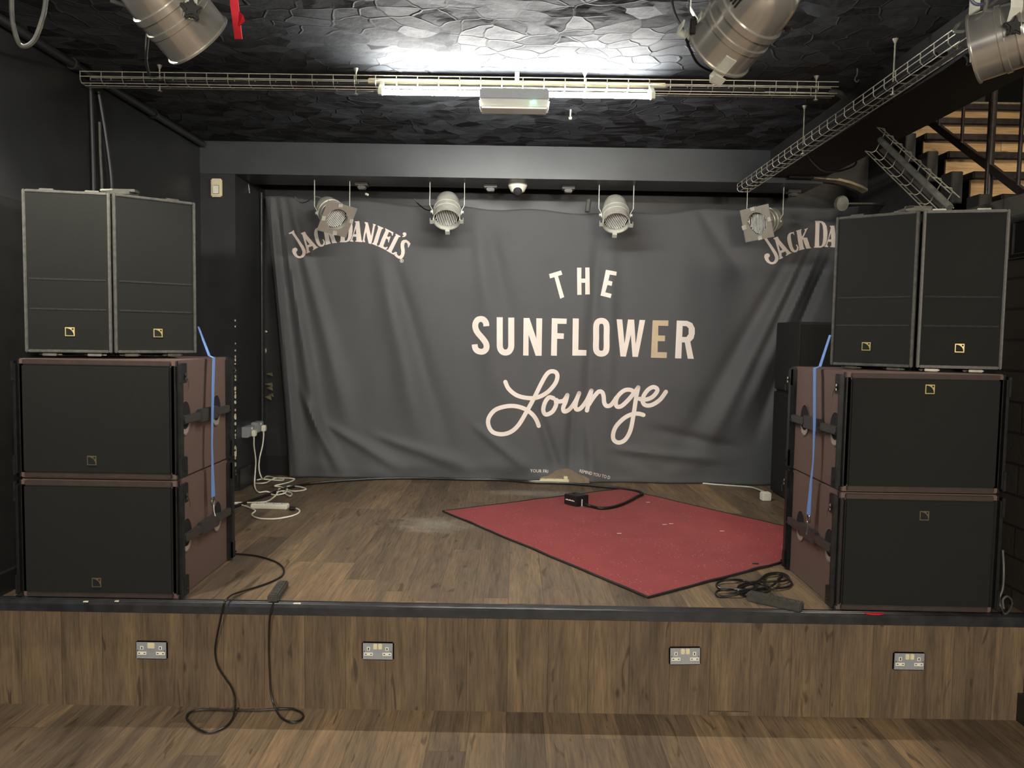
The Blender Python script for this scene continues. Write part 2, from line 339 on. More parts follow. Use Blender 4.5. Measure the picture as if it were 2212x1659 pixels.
# ------------------------------------------------------------------ chipped paint
def flakes_on(name, label, pts, mfun, wh, m=None):
    pass
mb = MB()
rows = [(365, 4, 3), (692, 4, 5), (705, 3, 4), (742, 2, 4), (757, 3, 4), (770, 3, 5), (777, 3, 7), (786, 3, 4), (800, 4, 4), (813, 3, 7), (820, 3, 5), (839, 4, 10), (848, 3, 5), (856, 4, 9), (869, 5, 8), (886, 3, 6), (900, 5, 14), (915, 4, 7), (930, 2, 5), (940, 3, 7), (946, 2, 4), (975, 6, 22), (990, 3, 6), (1003, 4, 10)]
for py, w, h in rows:
    a = at(508.5, py, Y=5.803); s_ = 6 / F
    pts = [(a.x + math.cos(q) * w * .5 * s_ * (.8 + .4 * random.random()), a.z + math.sin(q) * h * .5 * s_ * (.8 + .4 * random.random())) for q in [j * math.pi / 4 for j in range(8)]]
    mb.add([(min(x, -2.1), 5.8045, z) for x, z in pts] + [(min(x, -2.1), 5.802, z) for x, z in pts], [(7,6,5,4,3,2,1,0)[::-1]] + [(j, (j+1) % 8, (j+1) % 8 + 8, j + 8) for j in range(8)])
o = mb.build('paint_chips', M['chip']); o['kind'] = 'stuff'; tag(o, 'row of white paint chips down the black pilaster edge', 'paint chips')
mb = MB()
for (px, py, w, h) in [(562, 745, 4, 6), (567, 758, 8, 12), (571, 757, 5, 8), (563, 768, 3, 10), (572, 716, 7, 2.5), (562, 836, 2, 6)]:
    a = at(px, py, Y=6.494); s_ = 6.5 / F
    mb = MB(); mb.add([(a.x + math.cos(q) * w * s_ * (.7 + .4 * random.random()), 6.497, a.z + math.sin(q) * h * s_ * (.7 + .4 * random.random())) for q in [j * math.pi / 5 for j in range(10)]], [tuple(range(10))])
    tag(mb.build('bare_plaster_patch', M['chip']), 'white patch where paint has flaked off beside the curtain', 'paint patch', 'bare patches beside the curtain')
mb = MB()
for (px, py, w, h) in [(580, 808, 8, 5), (577, 830, 11, 5), (580, 838, 8, 6), (577, 858, 8, 7), (584, 853, 6, 5)]:
    a = at(px, py, Y=6.47)
    mb = MB(); mb.add([a + Vector((-w*.004, .02, 0)), a + Vector((w*.004, -.004, h*.003)), a + Vector((w*.004, .02, -h*.004)), a + Vector((w*.002, -.012, -h*.002))], [(0,3,1), (0,2,3), (3,2,1)])
    tag(mb.build('torn_wallpaper', M['plaster']), 'torn curling paper flap beside the curtain edge', 'torn paper', 'torn paper beside the curtain')

# ------------------------------------------------------------------ curtain with its lettering
FOLD = [  # x0, z0 (top) -> x1, z1 (bottom), half width top, bottom, height
    (-2.02, 2.82, -1.80, .55, .025, .05, .05), (-1.94, 2.80, -1.60, .70, .03, .06, .045), (-1.86, 2.8, -1.38, 1.0, .03, .08, .035),
    (-1.10, 2.3, -.78, .9, .06, .10, .028), (-.98, 2.25, -.55, .8, .05, .10, -.024), (-.32, 2.7, -.12, 1.1, .05, .10, .018), (-.20, 2.6, .10, 1.3, .05, .1, -.016),
    (.70, 2.5, .62, .7, .05, .06, -.03), (.82, 2.4, .80, .8, .05, .06, .016), (.18, 1.2, .42, .55, .03, .05, -.03), (.52, 1.2, .50, .5, .03, .05, -.03), (.62, 1.1, .70, .5, .03, .05, .03),
    (2.52, 2.45, 1.95, 1.1, .03, .07, .055), (2.40, 2.45, 1.70, .9, .03, .08, .05), (2.62, 2.4, 2.10, 1.0, .03, .06, -.05), (2.28, 2.4, 1.45, .8, .04, .09, -.03), (1.55, 2.75, 1.95, 2.2, .03, .09, -.02),
    (-1.55, .95, -.95, .60, .03, .05, .035), (-1.1, .85, -.4, .62, .03, .06, .03), (.9, .78, 1.8, .70, .03, .05, .03), (1.2, .95, 1.9, .8, .04, .05, -.03), (-1.75, 1.2, -1.45, .58, .03, .05, .05), (-.3, .95, .15, .6, .03, .05, .025)]
def ctop(x):
    a = (x + 2.06) / 4.7
    return 2.835 - .055 * math.sin(min(1, max(0, a)) * math.pi) - .03 * math.exp(-((x - .75) / .9) ** 2) + .012 * math.sin(x * 9)
def sm(a, b, x):
    t_ = min(1, max(0, (x - a) / (b - a))); return t_ * t_ * (3 - 2 * t_)
def cy(x, z):
    y = 6.415
    for x0, z0, x1, z1, w0, w1, hgt in FOLD:
        dx, dz = x1 - x0, z1 - z0; L2 = dx * dx + dz * dz; t_ = ((x - x0) * dx + (z - z0) * dz) / L2
        if t_ < -.2 or t_ > 1.2: continue
        d = ((x - x0) * dz - (z - z0) * dx) / math.sqrt(L2); tc = min(1, max(0, t_)); d /= w0 + (w1 - w0) * tc
        if abs(d) < 3: y -= hgt * sm(-.2, .25, t_) * (1 - sm(.8, 1.2, t_)) * math.exp(-d * d)
    y -= .022 * noise.noise(Vector((x * 1.6, z * .55, 3.1))) + .007 * noise.noise(Vector((x * 6, z * 2.2, 1.7)))
    b = 1 - sm(ST, ST + .34, z)
    y -= b * b * (.020 + .045 * noise.noise(Vector((x * 2.3, 5, z * 3)))) + b * .015 * noise.noise(Vector((x * 5, 1, z * 9)))
    return min(y, 6.485)
NX, NZ = 264, 130
vs, fs = [], []
for j in range(NZ + 1):
    v = j / NZ
    for i in range(NX + 1):
        u = i / NX; xl = -1.87 - .20 * (v ** 1.2); x = xl + (3.0 - xl) * u
        zt = ctop(x); z = ST + .004 + (zt - ST - .004) * v
        vs.append((x, cy(x, z), z))
fs = [(j*(NX+1)+i, j*(NX+1)+i+1, (j+1)*(NX+1)+i+1, (j+1)*(NX+1)+i) for j in range(NZ) for i in range(NX)]
cur = thing('backdrop_curtain', 'black cloth stage backdrop with cream venue lettering', 'curtain', (0, 6.4, ST))
curtain = MB().add(vs, fs, 0, True).shift((0, -6.4, -ST)).build('cloth', M['cloth'], cur, smooth=True)
sol = curtain.modifiers.new('thickness', 'SOLIDIFY'); sol.thickness = .002; sol.offset = 1
def on_cloth(px, py):
    Y = 6.4
    for _ in range(5):
        p = at(px, py, Y=Y); Y = cy(p.x, max(p.z, ST))
    return p
def outline_mesh(polys, mi=0):
    """polys: lists [outer, hole, ...] in x, z; a thin print lying on the cloth"""
    bm = bmesh.new()
    for loops in polys:
        pts = [Vector((x, z, 0)) for L in loops for x, z in L]
        tris = tessellate_polygon([[Vector((x, z, 0)) for x, z in L] for L in loops])
        bv_ = [bm.verts.new((p.x, 6.4, p.y)) for p in pts]
        for t3 in tris:
            try: bm.faces.new([bv_[i] for i in t3])
            except ValueError: pass
    bm.verts.ensure_lookup_table()
    xs = [v.co.x for v in bm.verts]; zs = [v.co.z for v in bm.verts]
    for ax, lo, hi in ((0, min(xs), max(xs)), (2, min(zs), max(zs))):
        q = lo + .02
        while q < hi:
            no = Vector((0, 0, 0)); no[ax] = 1; co = Vector((0, 6.4, 0)); co[ax] = q
            bmesh.ops.bisect_plane(bm, geom=bm.verts[:] + bm.edges[:] + bm.faces[:], plane_co=co, plane_no=no); q += .02
    for v in bm.verts: v.co.y = cy(v.co.x, v.co.z) - .004
    bmesh.ops.recalc_face_normals(bm, faces=bm.faces[:])
    mb = MB(); bm.verts.index_update()
    mb.add([v.co.copy() for v in bm.verts], [[v.index for v in f.verts] for f in bm.faces], mi, True); bm.free()
    return mb.shift((0, -6.4, -ST))
def stroke(pts, w, closed=False, rounded=False):
    pts = [Vector((p[0], p[1])) for p in pts]; n = len(pts); L, R = [], []
    for i, p in enumerate(pts):
        a = pts[i-1] if (i or closed) else p; b = pts[(i+1) % n] if (i < n-1 or closed) else p
        d = (b - a).normalized(); nrm = Vector((-d.y, d.x)) * w / 2; L.append(p + nrm); R.append(p - nrm)
    out = []
    for i in range(n if closed else n - 1):
        j = (i + 1) % n; out.append([[tuple(L[i]), tuple(R[i]), tuple(R[j]), tuple(L[j])]])
    if rounded:
        for p in (pts[0], pts[-1]): out.append([[(p.x + math.cos(k * math.pi / 6) * w / 2, p.y + math.sin(k * math.pi / 6) * w / 2) for k in range(12)]])
    return out
def to_cloth(loops, f):
    return [[tuple((q.x, q.z)) for q in [on_cloth(*f(x, y)) for x, y in L]] for L in loops]
fm = lambda x, y: (960 + x / 3.607, 540 + y / 3.607)
def sp2(pts, n=5, closed=False): return [(p.x, p.y) for p in spline([(x, y, 0) for x, y in pts], n, closed)]
T_ = [(815,188),(908,160),(919,192),(885,203),(933,367),(902,380),(857,212),(823,222)]
H_ = [(1033,138),(1067,138),(1066,223),(1098,223),(1097,137),(1130,137),(1133,346),(1097,347),(1097,256),(1067,256),(1068,349),(1035,350)]
E_ = [(1258,155),(1342,170),(1338,200),(1288,192),(1277,238),(1309,247),(1303,280),(1270,273),(1253,330),(1303,343),(1294,375),(1216,355)]
N_ = [(617,530),(662,530),(716,690),(716,532),(762,533),(757,824),(711,824),(656,660),(655,823),(613,822)]
F_ = [(837,532),(953,535),(951,576),(881,575),(880,648),(931,650),(929,693),(878,692),(876,824),(830,823)]
L_ = [(1000,533),(1047,534),(1043,778),(1107,780),(1105,823),(996,823)]
W_ = [(1341,540),(1385,541),(1403,730),(1430,542),(1478,543),(1490,735),(1520,545),(1564,546),(1507,833),(1465,832),(1452,660),(1413,831),(1371,829)]
E2 = [(1622,548),(1745,549),(1743,592),(1666,590),(1665,666),(1719,667),(1717,711),(1662,710),(1660,796),(1733,797),(1731,842),(1608,839)]
R2 = [[(1810,550),(1890,552),(1930,570),(1950,610),(1950,650),(1940,690),(1915,715),(1942,848),(1895,847),(1872,720),(1850,720),(1845,845),(1796,844)], [(1856,592),(1885,594),(1902,610),(1902,655),(1885,678),(1852,677)]]
S_ = stroke(sp2([(327,594),(323,566),(305,543),(283,538),(258,546),(242,575),(243,610),(260,645),(300,692),(324,728),(328,762),(312,786),(285,793),(255,783),(240,762),(236,735)]), 46)
U_ = stroke([(431,524),(431,735)] + sp2([(431,745),(436,770),(452,792),(476,799),(500,792),(516,770),(521,745)]) + [(521,735),(521,527)], 47)
O_ = stroke(sp2([(1223,552),(1248,560),(1263,590),(1263,680),(1262,770),(1248,800),(1221,808),(1196,800),(1181,770),(1182,680),(1183,590),(1197,560)], 5, True), 46, True)
script = [
 [(475,1028),(500,1080),(560,1130),(640,1152),(720,1150),(800,1110),(860,1045),(880,990),(870,955),(835,945),(800,965),(760,1030),(700,1150),(640,1260),(580,1360),(520,1415),(450,1435),(380,1420),(345,1370),(345,1310),(390,1250),(460,1222),(540,1215),(620,1235),(680,1275),(715,1320),(735,1370)],
 [(850,1155),(815,1148),(785,1185),(770,1240),(780,1275),(805,1280),(845,1255),(870,1205),(868,1168),(890,1180),(930,1172),(958,1130)],
 [(958,1130),(945,1180),(925,1230),(935,1258),(975,1240),(1020,1180),(1050,1115)], [(1050,1115),(1030,1170),(1020,1220),(1032,1243),(1065,1230),(1110,1170),(1145,1095)],
 [(1145,1095),(1130,1160),(1110,1250)], [(1125,1205),(1160,1150),(1200,1105),(1228,1108),(1240,1140),(1245,1190),(1265,1215),(1300,1205),(1340,1150)],
 [(1480,1110),(1450,1090),(1400,1095),(1350,1140),(1335,1190),(1345,1220),(1380,1215),(1430,1170),(1480,1110),(1510,1070)],
 [(1510,1070),(1495,1140),(1475,1270),(1450,1400),(1410,1475),(1360,1500),(1320,1480),(1315,1430),(1340,1370),(1400,1310),(1460,1280),(1510,1275),(1550,1285)],
 [(1520,1160),(1570,1165),(1620,1145),(1655,1105),(1655,1080),(1625,1068),(1585,1090),(1550,1140),(1545,1185),(1570,1210),(1620,1205),(1680,1165),(1725,1105)]]
def print_word(name, polys, f, m, label):
    o = outline_mesh([to_cloth(L, f) for L in polys]).build(name, m, cur)
    if label: o['label'] = label
    return o
for L in ([[T_]], [[H_]], [[E_]], S_, U_, [[N_]], [[F_]], [[L_]], O_, [[W_]], [R2]): print_word('letter', L, fm, M['print'], None)
print_word('letter', [[E2]], fm, M['print_tan'], 'tan capital E')
lou = []
for p in script: lou += stroke(sp2(p, 6), 33, False, True)
print_word('lettering', lou, fm, M['print'], 'cream brush script reading Lounge')
# arched serif lettering (outlines in two tracings brought to one frame)
fl = lambda p: (610 + p[0] / 7.373, 460 + p[1] / 7.373)
def fr(p):
    x, y = 1640 + p[0] / 12.289, 460 + p[1] / 12.289
    return (649.3 + .957 * (x - 1669.3), 557.9 + .957 * (y - 571.1))
JD = [
 [[fl(p) for p in [(100,325),(183,272),(195,320),(250,400),(340,530),(375,600),(378,640),(362,675),(330,708),(290,722),(250,718),(205,695),(172,655),(157,612),(162,578),(185,558),(215,553),(238,568),(245,595),(232,608),(222,622),(225,645),(245,678),(275,690),(300,680),(318,655),(322,615),(300,560),(240,460),(175,360),(150,325),(115,338)]]],
 [[fl(p) for p in [(295,322),(362,298),(385,345),(440,410),(500,480),(550,535),(578,545),(490,595),(483,585),(500,568),(480,525),(420,550),(425,600),(445,615),(440,625),(390,648),(385,640),(390,620),(375,540),(335,400),(320,345),(305,340)]], [fl(p) for p in [(372,418),(436,500),(398,515)]]],
 [[fr(p) for p in [(905,505),(915,490),(920,540),(932,590),(915,575),(880,545),(850,550),(832,580),(835,650),(850,750),(880,880),(910,960),(940,995),(970,990),(995,950),(1000,900),(970,855),(975,838),(1000,845),(1030,890),(1042,935),(1030,990),(995,1030),(940,1050),(885,1040),(840,1000),(800,930),(765,830),(740,720),(740,650),(755,590),(785,545),(830,520),(880,512)]]],
 [[fr(p) for p in [(970,475),(1115,430),(1122,440),(1108,465),(1110,520),(1125,610),(1135,625),(1200,500),(1212,465),(1195,450),(1195,432),(1285,402),(1290,412),(1265,440),(1220,540),(1170,655),(1265,655),(1285,720),(1330,860),(1350,910),(1385,935),(1250,952),(1240,945),(1215,870),(1165,730),(1150,690),(1145,720),(1160,820),(1180,925),(1200,945),(1195,958),(1055,1000),(1045,990),(1062,965),(1045,860),(1010,640),(990,500),(975,490)]]],
 [[fr(p) for p in [(1475,212),(1600,208),(1680,225),(1740,270),(1785,360),(1805,480),(1805,600),(1790,740),(1755,840),(1700,895),(1625,922),(1450,922),(1445,912),(1468,890),(1475,700),(1485,400),(1488,250),(1475,230)]], [fr(p) for p in [(1600,258),(1650,275),(1680,340),(1695,480),(1695,650),(1680,790),(1650,870),(1590,885)]]],
 [[fl(p) for p in [(1155,135),(1225,132),(1230,160),(1245,300),(1262,430),(1278,455),(1270,466),(1163,458),(1160,448),(1180,438),(1178,380),(1128,378),(1115,430),(1135,450),(1130,460),(1078,455),(1075,445),(1095,430),(1130,330),(1165,190),(1170,155),(1155,145)]], [fl(p) for p in [(1170,245),(1178,340),(1140,340)]]],
 [[fl(p) for p in [(1312,145),(1360,152),(1375,200),(1412,365),(1415,360),(1445,210),(1448,190),(1440,178),(1447,172),(1492,185),(1488,195),(1475,215),(1440,400),(1418,490),(1410,495),(1375,485),(1355,400),(1335,300),(1325,340),(1310,430),(1320,460),(1315,468),(1285,462),(1280,450),(1300,330),(1325,200),(1325,175),(1312,160)]]],
 [[fl(p) for p in [(1520,200),(1612,240),(1605,252),(1585,262),(1560,330),(1520,470),(1505,500),(1515,520),(1512,530),(1425,492),(1430,482),(1450,475),(1480,380),(1525,245),(1525,225),(1515,212)]]],
 [[fl(p) for p in [(1640,245),(1770,310),(1760,360),(1745,362),(1740,325),(1700,300),(1670,370),(1690,385),(1715,372),(1725,378),(1695,470),(1685,472),(1685,430),(1655,405),(1615,510),(1610,535),(1640,550),(1670,540),(1680,545),(1650,590),(1640,588),(1520,530),(1525,520),(1545,515),(1580,420),(1640,290),(1645,270),(1635,255)]]],
 [[fl(p) for p in [(1805,330),(1882,370),(1880,382),(1855,388),(1800,500),(1750,600),(1740,625),(1760,640),(1800,620),(1818,625),(1780,668),(1770,665),(1655,600),(1660,590),(1685,585),(1720,520),(1790,380),(1810,355),(1800,345)]]],
 [[fl(p) for p in [(1945,308),(1970,318),(1977,345),(1965,370),(1940,385),(1912,385),(1910,375),(1930,365),(1935,358),(1918,345),(1918,322)]]],
 [[fl(p) for p in [(1975,428),(2015,455),(2042,490),(2035,505),(2010,550),(2000,548),(2000,510),(1985,480),(1965,470),(1948,485),(1940,530),(1950,590),(1950,640),(1935,690),(1910,725),(1885,735),(1850,728),(1810,700),(1785,675),(1790,665),(1815,620),(1825,625),(1825,655),(1845,680),(1870,685),(1890,660),(1895,610),(1885,550),(1885,490),(1900,450),(1930,430)]]],
 [[fl((1902 + 30 * math.cos(k * math.pi / 6), 762 + 30 * math.sin(k * math.pi / 6))) for k in range(12)], [fl((1902 + 22 * math.cos(k * math.pi / 6), 762 + 22 * math.sin(k * math.pi / 6))) for k in range(12)]],
 [[fl(p) for p in [(1893,748),(1906,748),(1911,755),(1906,762),(1912,776),(1905,776),(1899,764),(1898,776),(1892,776)]]]]
for L in JD: print_word('letter', [L], lambda x, y: (x, y), M['print'], None)
for L in JD[:-2]: print_word('letter', [L], lambda x, y: (1669.3 + (x - 649.3) / .957, 571.1 + (y - 557.9) / .957), M['print'], None)
def foot(px): return min(cy(at(px, 1030, Y=6.4).x, ST + .01 + .02 * k) for k in range(5))
# folded-up hem with its small print
mb = MB(); hp = [(1168,1031,6.30),(1185,1027,6.30),(1200,1017,6.29),(1212,1013,6.285),(1226,1012,6.285),(1238,1017,6.285),(1250,1025,6.29),(1262,1028,6.29),(1273,1034,6.30)]
for i in range(len(hp) - 1):
    (a, b, Y), (c, d, Y2) = hp[i], hp[i+1]
    Y, Y2 = foot(a) - .015 - (6.30 - Y), foot(c) - .015 - (6.30 - Y2); p, q = at(a, b, Y=Y), at(c, d, Y=Y2); e1, e2 = Vector((p.x, Y - .012, ST + .004)), Vector((q.x, Y2 - .012, ST + .004))
    mb.add([p, q, e2, e1], [(0, 3, 2, 1)], 0, True)
mb.shift((0, -6.4, -ST)); o = mb.build('turned_up_hem', M['hem'], cur, smooth=True); o['label'] = 'tan back of the turned up hem'
def text_mesh(s, size, name, m, parent, mw, base=(0, 0, 0), shear=0):
    cu = bpy.data.curves.new('text', 'FONT'); cu.body = s; cu.size = size; cu.extrude = 0; cu.resolution_u = 2
    to = bpy.data.objects.new('text', cu); C.objects.link(to); bpy.context.view_layer.update()
    me = bpy.data.meshes.new_from_object(to.evaluated_get(bpy.context.evaluated_depsgraph_get())); bpy.data.objects.remove(to); bpy.data.curves.remove(cu)
    me.transform(mw); me.name = name; me.materials.clear(); me.materials.append(m)
    o = bpy.data.objects.new(name, me); C.objects.link(o); o.parent = parent; return o
for s, a, b in (('YOUR FRI', (1145, 1020), (1192, 1022)), ('REMIND YOU TO D', (1251, 1020), (1322, 1036))):
    p, q = at(*a, Y=foot(a[0]) - .012), at(*b, Y=foot(b[0]) - .012); x = (q - p); Mx = Matrix.Translation(p - Vector((0, 6.4, ST))) @ rot_to((0, -1, .12), x)
    wid = .31 * len(s) * .1 / .5
    o = text_mesh(s, .038, 'lettering', M['print'], cur, Mx @ Matrix.Diagonal((x.length / (len(s) * .0245), 1, 1, 1))); o['label'] = 'small cream capitals along the hem'

# ------------------------------------------------------------------ speakers
def badge(mb, cx, z, y, s=.042):
    h = s / 2; mb.box((cx - h, y - .003, z - h), (cx + h, y, z + h), 0)
    r = s * .80; x0, z0 = cx - h * .80, z - h * .80
    arcp = [(x0, z0)] + [(x0 + r * math.cos(k * math.pi / 16), z0 + r * math.sin(k * math.pi / 16)) for k in range(9)]
    n = len(arcp); mb.add([(x, y - .0045, zz) for x, zz in arcp] + [(x, y - .003, zz) for x, zz in arcp], [tuple(range(n))] + [(i, i + n, (i+1) % n + n, (i+1) % n) for i in range(n)], 1)
    q = h * .62; e = h * .17; mb.box((cx + q - e, y - .0045, z + q - e), (cx + q + e, y - .003, z + q + e), 1)
SW, SH, SD = .765, .545, .66
def make_sub(label, loc, rz, bx, bz, bmat, group):
    w = SW / 2; t_ = thing('subwoofer', label, 'speaker', loc, rz, group)
    MB().box((-w + .028, .018, 0), (w - .028, SD - .012, SH - .004)).build('cabinet', M['brown'], t_, bevel=.004)
    for z0, z1 in ((.004, .026), (SH - .03, SH - .008)): MB().box((-w + .05, .006, z0), (w - .05, .03, z1)).build('cabinet_edge', M['brown_dark'], t_, bevel=.003)
    MB().box((-w + .048, .003, .026), (w - .048, .022, SH - .03)).build('grille', M['grille'], t_, bevel=.006)
    mb = MB(); badge(mb, bx, bz, .003); mb.build('badge', [bmat, M['hole']], t_)
    for sx in (-1, 1):
        for y0, y1, rr in ((-.004, .05, .022), (SD - .055, SD, .012)):
            mb = MB(); a, b = sorted((sx * (w - .05), sx * w))
            mb.box((a, y0, .002), (b, y1, SH - .006))
            r = mb.build('rail', M['rail'], t_, bevel=rr)
            for z in (.012, SH - .105):
                mb = MB(); xo = sx * (w + .003); mb.box((min(xo, sx * (w - .012)), y0 + .012, z), (max(xo, sx * (w - .012)), y1 + (.012 if y0 < .1 else -.01), z + .09))
                mb.tube([(sx * w, (y0 + y1) / 2 + .01, z + .03), (sx * (w + .012), (y0 + y1) / 2 + .01, z + .03)], .006, 8)
                mb.build('rigging_bracket', M['rail'], r, bevel=.003)
            mb = MB(); mb.tube([(sx * (w + .008), (y0 + y1) / 2 + .012, .455 + .01 * k) for k in range(4)], .004, 6); mb.tube(spline([(sx * (w + .006), y1 + .004, .46), (sx * (w + .006), y1 + .02, .44), (sx * (w + .004), y1 + .024, .41)], 4), .0015, 5); mb.build('locking_pin', M['steel'], r)
    for sx in (-1, 1):
        xs = sx * (w - .028)
        for yc in (.105, .475):
            mb = MB(); mx = Matrix.Translation((xs, yc, SH * .5)) @ rot_to((sx, 0, 0), (0, 1, 0)) @ Matrix.Diagonal((.058, .078, 1, 1))
            mb.lathe([(0, .0012), (1.0, .0012)], mx, 28, 0)
            mb.lathe([(1.0, .0), (1.06, .003), (1.0, .004), (.97, .0015)], mx, 28, 2)
            k = 12; inn = [(math.cos(q) * .95, math.sin(q) * .95) for q in [math.pi * (1.1 + .8 * j / k) for j in range(k + 1)]]
            sgn = 1
            M2 = Matrix.Translation((xs, yc, SH * .5)) @ Matrix(((0, 0, sx, 0), (1, 0, 0, 0), (0, 1, 0, 0), (0, 0, 0, 1))) @ Matrix.Diagonal((.058, .078, 1, 1))
            low = [(math.cos(q) * .95, math.sin(q) * .95) for q in [math.pi * (1.15 + .7 * j / k) for j in range(k + 1)]]; up = [(x * .88, y * .80 - .0 + .10) for x, y in low]
            mb.add([M2 @ Vector((x, y, .002)) for x, y in low] + [M2 @ Vector((x, y, .0025)) for x, y in up], [(j, j+1, k+2+j, k+1+j) for j in range(k)], 1)  # lower crescent painted pale as if lit
            mb.build('handle_cup', [M['hole'], M['lip'], M['brown']], t_)
        mb = MB(); x0, x1 = sorted((xs + sx * .004, xs + sx * .024))
        for y0, y1, hh in ((.045, .24, .022), (.23, .44, .034), (.43, SD - .05, .022)): mb.box((x0 if hh < .03 else x0 - .0, y0, SH * .5 - hh), (x1 + (.004 * sx if sx > 0 and hh > .03 else 0), y1, SH * .5 + hh - .006))
        for y in (.05, .235, .435, SD - .06): mb.tube([(xs + sx * .02, y, SH * .5 - .012), (xs + sx * .03, y, SH * .5 - .012)], .006, 8)
        mb.build('handle_bar', M['handle'], t_, bevel=.004)
    return t_
LX, RX, Y0 = -1.86, 1.848, 3.40
SUBS = 'subwoofers stacked at the stage edge'
make_sub('brown sided subwoofer at the bottom of the stack nearest the white cables', (LX, Y0, ST + .002), 0, -.01, .075, M['gold_dull'], SUBS)
make_sub('upper brown sided subwoofer of the stack nearest the white cables', (LX - .006, Y0 + .012, ST + SH + .003), 0, -.022, .085, M['gold_dull'], SUBS)
make_sub('brown sided subwoofer at the bottom of the stack by the block wall', (RX, Y0, ST + .002), math.radians(-.6), .02, SH - .10, M['gold_dull'], SUBS)
make_sub('upper brown sided subwoofer of the stack by the block wall', (RX + .006, Y0 + .008, ST + SH + .003), 0, .015, SH - .075, M['gold'], SUBS)
TH, TD = .728, .40
def make_top(label, pl, pr, z, bx, group):
    """pl, pr: front bottom corners seen from the hall"""
    pl, pr = Vector(pl), Vector(pr); w = (pr - pl).length / 2; ang = math.atan2(pr.y - pl.y, pr.x - pl.x); c = (pl + pr) / 2
    t_ = thing('loudspeaker', label, 'speaker', (c.x, c.y, z), ang, group)
    bw = w - TD * math.tan(math.radians(14.6))
    MB().prism([(-w + .004, .012), (w - .004, .012), (bw, TD), (-bw, TD)], .004, TH - .004).build('cabinet', M['cab'], t_, bevel=.004)
    mb = MB(); e = .013
    for a, b in (((-w, 0, 0), (-w + e, .022, TH)), ((w - e, 0, 0), (w, .022, TH)), ((-w + e, 0, 0), (w - e, .022, e)), ((-w + e, 0, TH - e), (w - e, .022, TH))): mb.box(a, b)
    mb.build('front_frame', M['frame'], t_, bevel=.003)
    mb = MB(); mb.box((-w + e, .004, e), (w - e, .014, TH - e))
    g = mb.build('grille', M['grille'], t_)
    for zf in (.27, .455):
        MB().box((-w + .022, .0025, TH * zf - .004), (w - .022, .006, TH * zf + .004)).build('grille_seam', M['grille_line'], g)
    mb = MB(); badge(mb, bx, .095, .004, .040); mb.build('badge', [M['gold'], M['hole']], t_)
    for zz, nm in ((-.018, 'foot_latch'), (TH, 'top_latch')):
        for x in (-w * .55, w * .5):
            mb = MB(); mb.box((x - .03, .05, zz + .001), (x + .03, .13, zz + .014)); mb.box((x - .045, .075, zz + .003), (x + .045, .10, zz + .010)); mb.tube([(x - .05, .07, zz + .008), (x + .03, .055, zz + .012)], .004, 6)
            mb.build(nm, M['steel'], t_, bevel=.003)
    MB().box((-w * .8, .16, -.018), (w * .8, TD - .04, .004)).build('base_spacer', M['rail'], t_)
    return t_, ang
TOPS = 'tall speakers in angled pairs on the subwoofers'
ZL = 1.607
make_top('tall black speaker facing the hall, outer one of the pair by the side wall', (-2.199, 3.445, 0), (-1.841, 3.513, 0), ZL + .004, .005, TOPS)
tl, al = make_top('tall black speaker turned towards mid stage, on the stack by the white cables', (-1.829, 3.516, 0), (-1.547, 3.745, 0), ZL + .004, .005, TOPS)
make_top('tall black speaker turned towards mid stage, on the stack by the block wall', (1.585, 3.815, 0), (1.871, 3.576, 0), ZL - .004, -.02, TOPS)
make_top('tall black speaker facing the hall, beside the block wall', (1.890, 3.574, 0), (2.246, 3.504, 0), ZL - .004, .0, TOPS)
def buckle(name, label, p):
    mb = MB(); mb.box((p[0] - .06, p[1], p[2]), (p[0] + .06, p[1] + .09, p[2] + .016)); mb.box((p[0] - .035, p[1] + .02, p[2] + .014), (p[0] + .075, p[1] + .07, p[2] + .028)); mb.tube([(p[0] - .07, p[1] - .01, p[2] + .014), (p[0] - .02, p[1] + .01, p[2] + .02)], .006, 8)
    return tag(mb.build(name, M['steel'], bevel=.004), label, 'clamp')
buckle('joining_clamp', 'steel clamp joining the tops of the tall speaker pair by the white cables', (-1.835, 3.56, ZL + TH + .006))
buckle('joining_clamp', 'steel clamp joining the tops of the tall speaker pair by the block wall', (1.885, 3.61, ZL + TH - .002))
# straps: flat webbing from under the tall speakers to a hook on the handle bar
def strap(label, pts, wid, hook, sx):
    t_ = thing('lashing_strap', label, 'strap', pts[0], 0, None); b = Vector(pts[0]); mb = MB(); pts = [Vector(p) for p in pts]
    for i in range(len(pts) - 1):
        w0, w1 = wid[i], wid[i+1]; a, c = pts[i] - b, pts[i+1] - b
        mb.add([a + Vector((0, -w0, 0)), a + Vector((0, w0, 0)), c + Vector((0, w1, 0)), c + Vector((0, -w1, 0))] + [v + Vector((sx * .002, 0, 0)) for v in (a + Vector((0, -w0, 0)), a + Vector((0, w0, 0)), c + Vector((0, w1, 0)), c + Vector((0, -w1, 0)))], [(0,1,2,3), (7,6,5,4), (0,4,5,1), (1,5,6,2), (2,6,7,3), (3,7,4,0)])
    mb.build('webbing', M['strap'], t_)
    h = Vector(hook) - b; mb = MB(); mb.tube(spline([h + Vector((0, .018 * math.cos(q), .02 * math.sin(q))) for q in [k * math.pi / 4 for k in range(8)]], 3, True), .0035, 6, True)
    mb.tube([h + Vector((0, 0, -.02)), h + Vector((sx * .012, -.02, -.05)), h + Vector((sx * .02, -.03, -.07))], .004, 6); mb.build('hook', M['steel'], t_)
    return t_
xs = LX + SW / 2
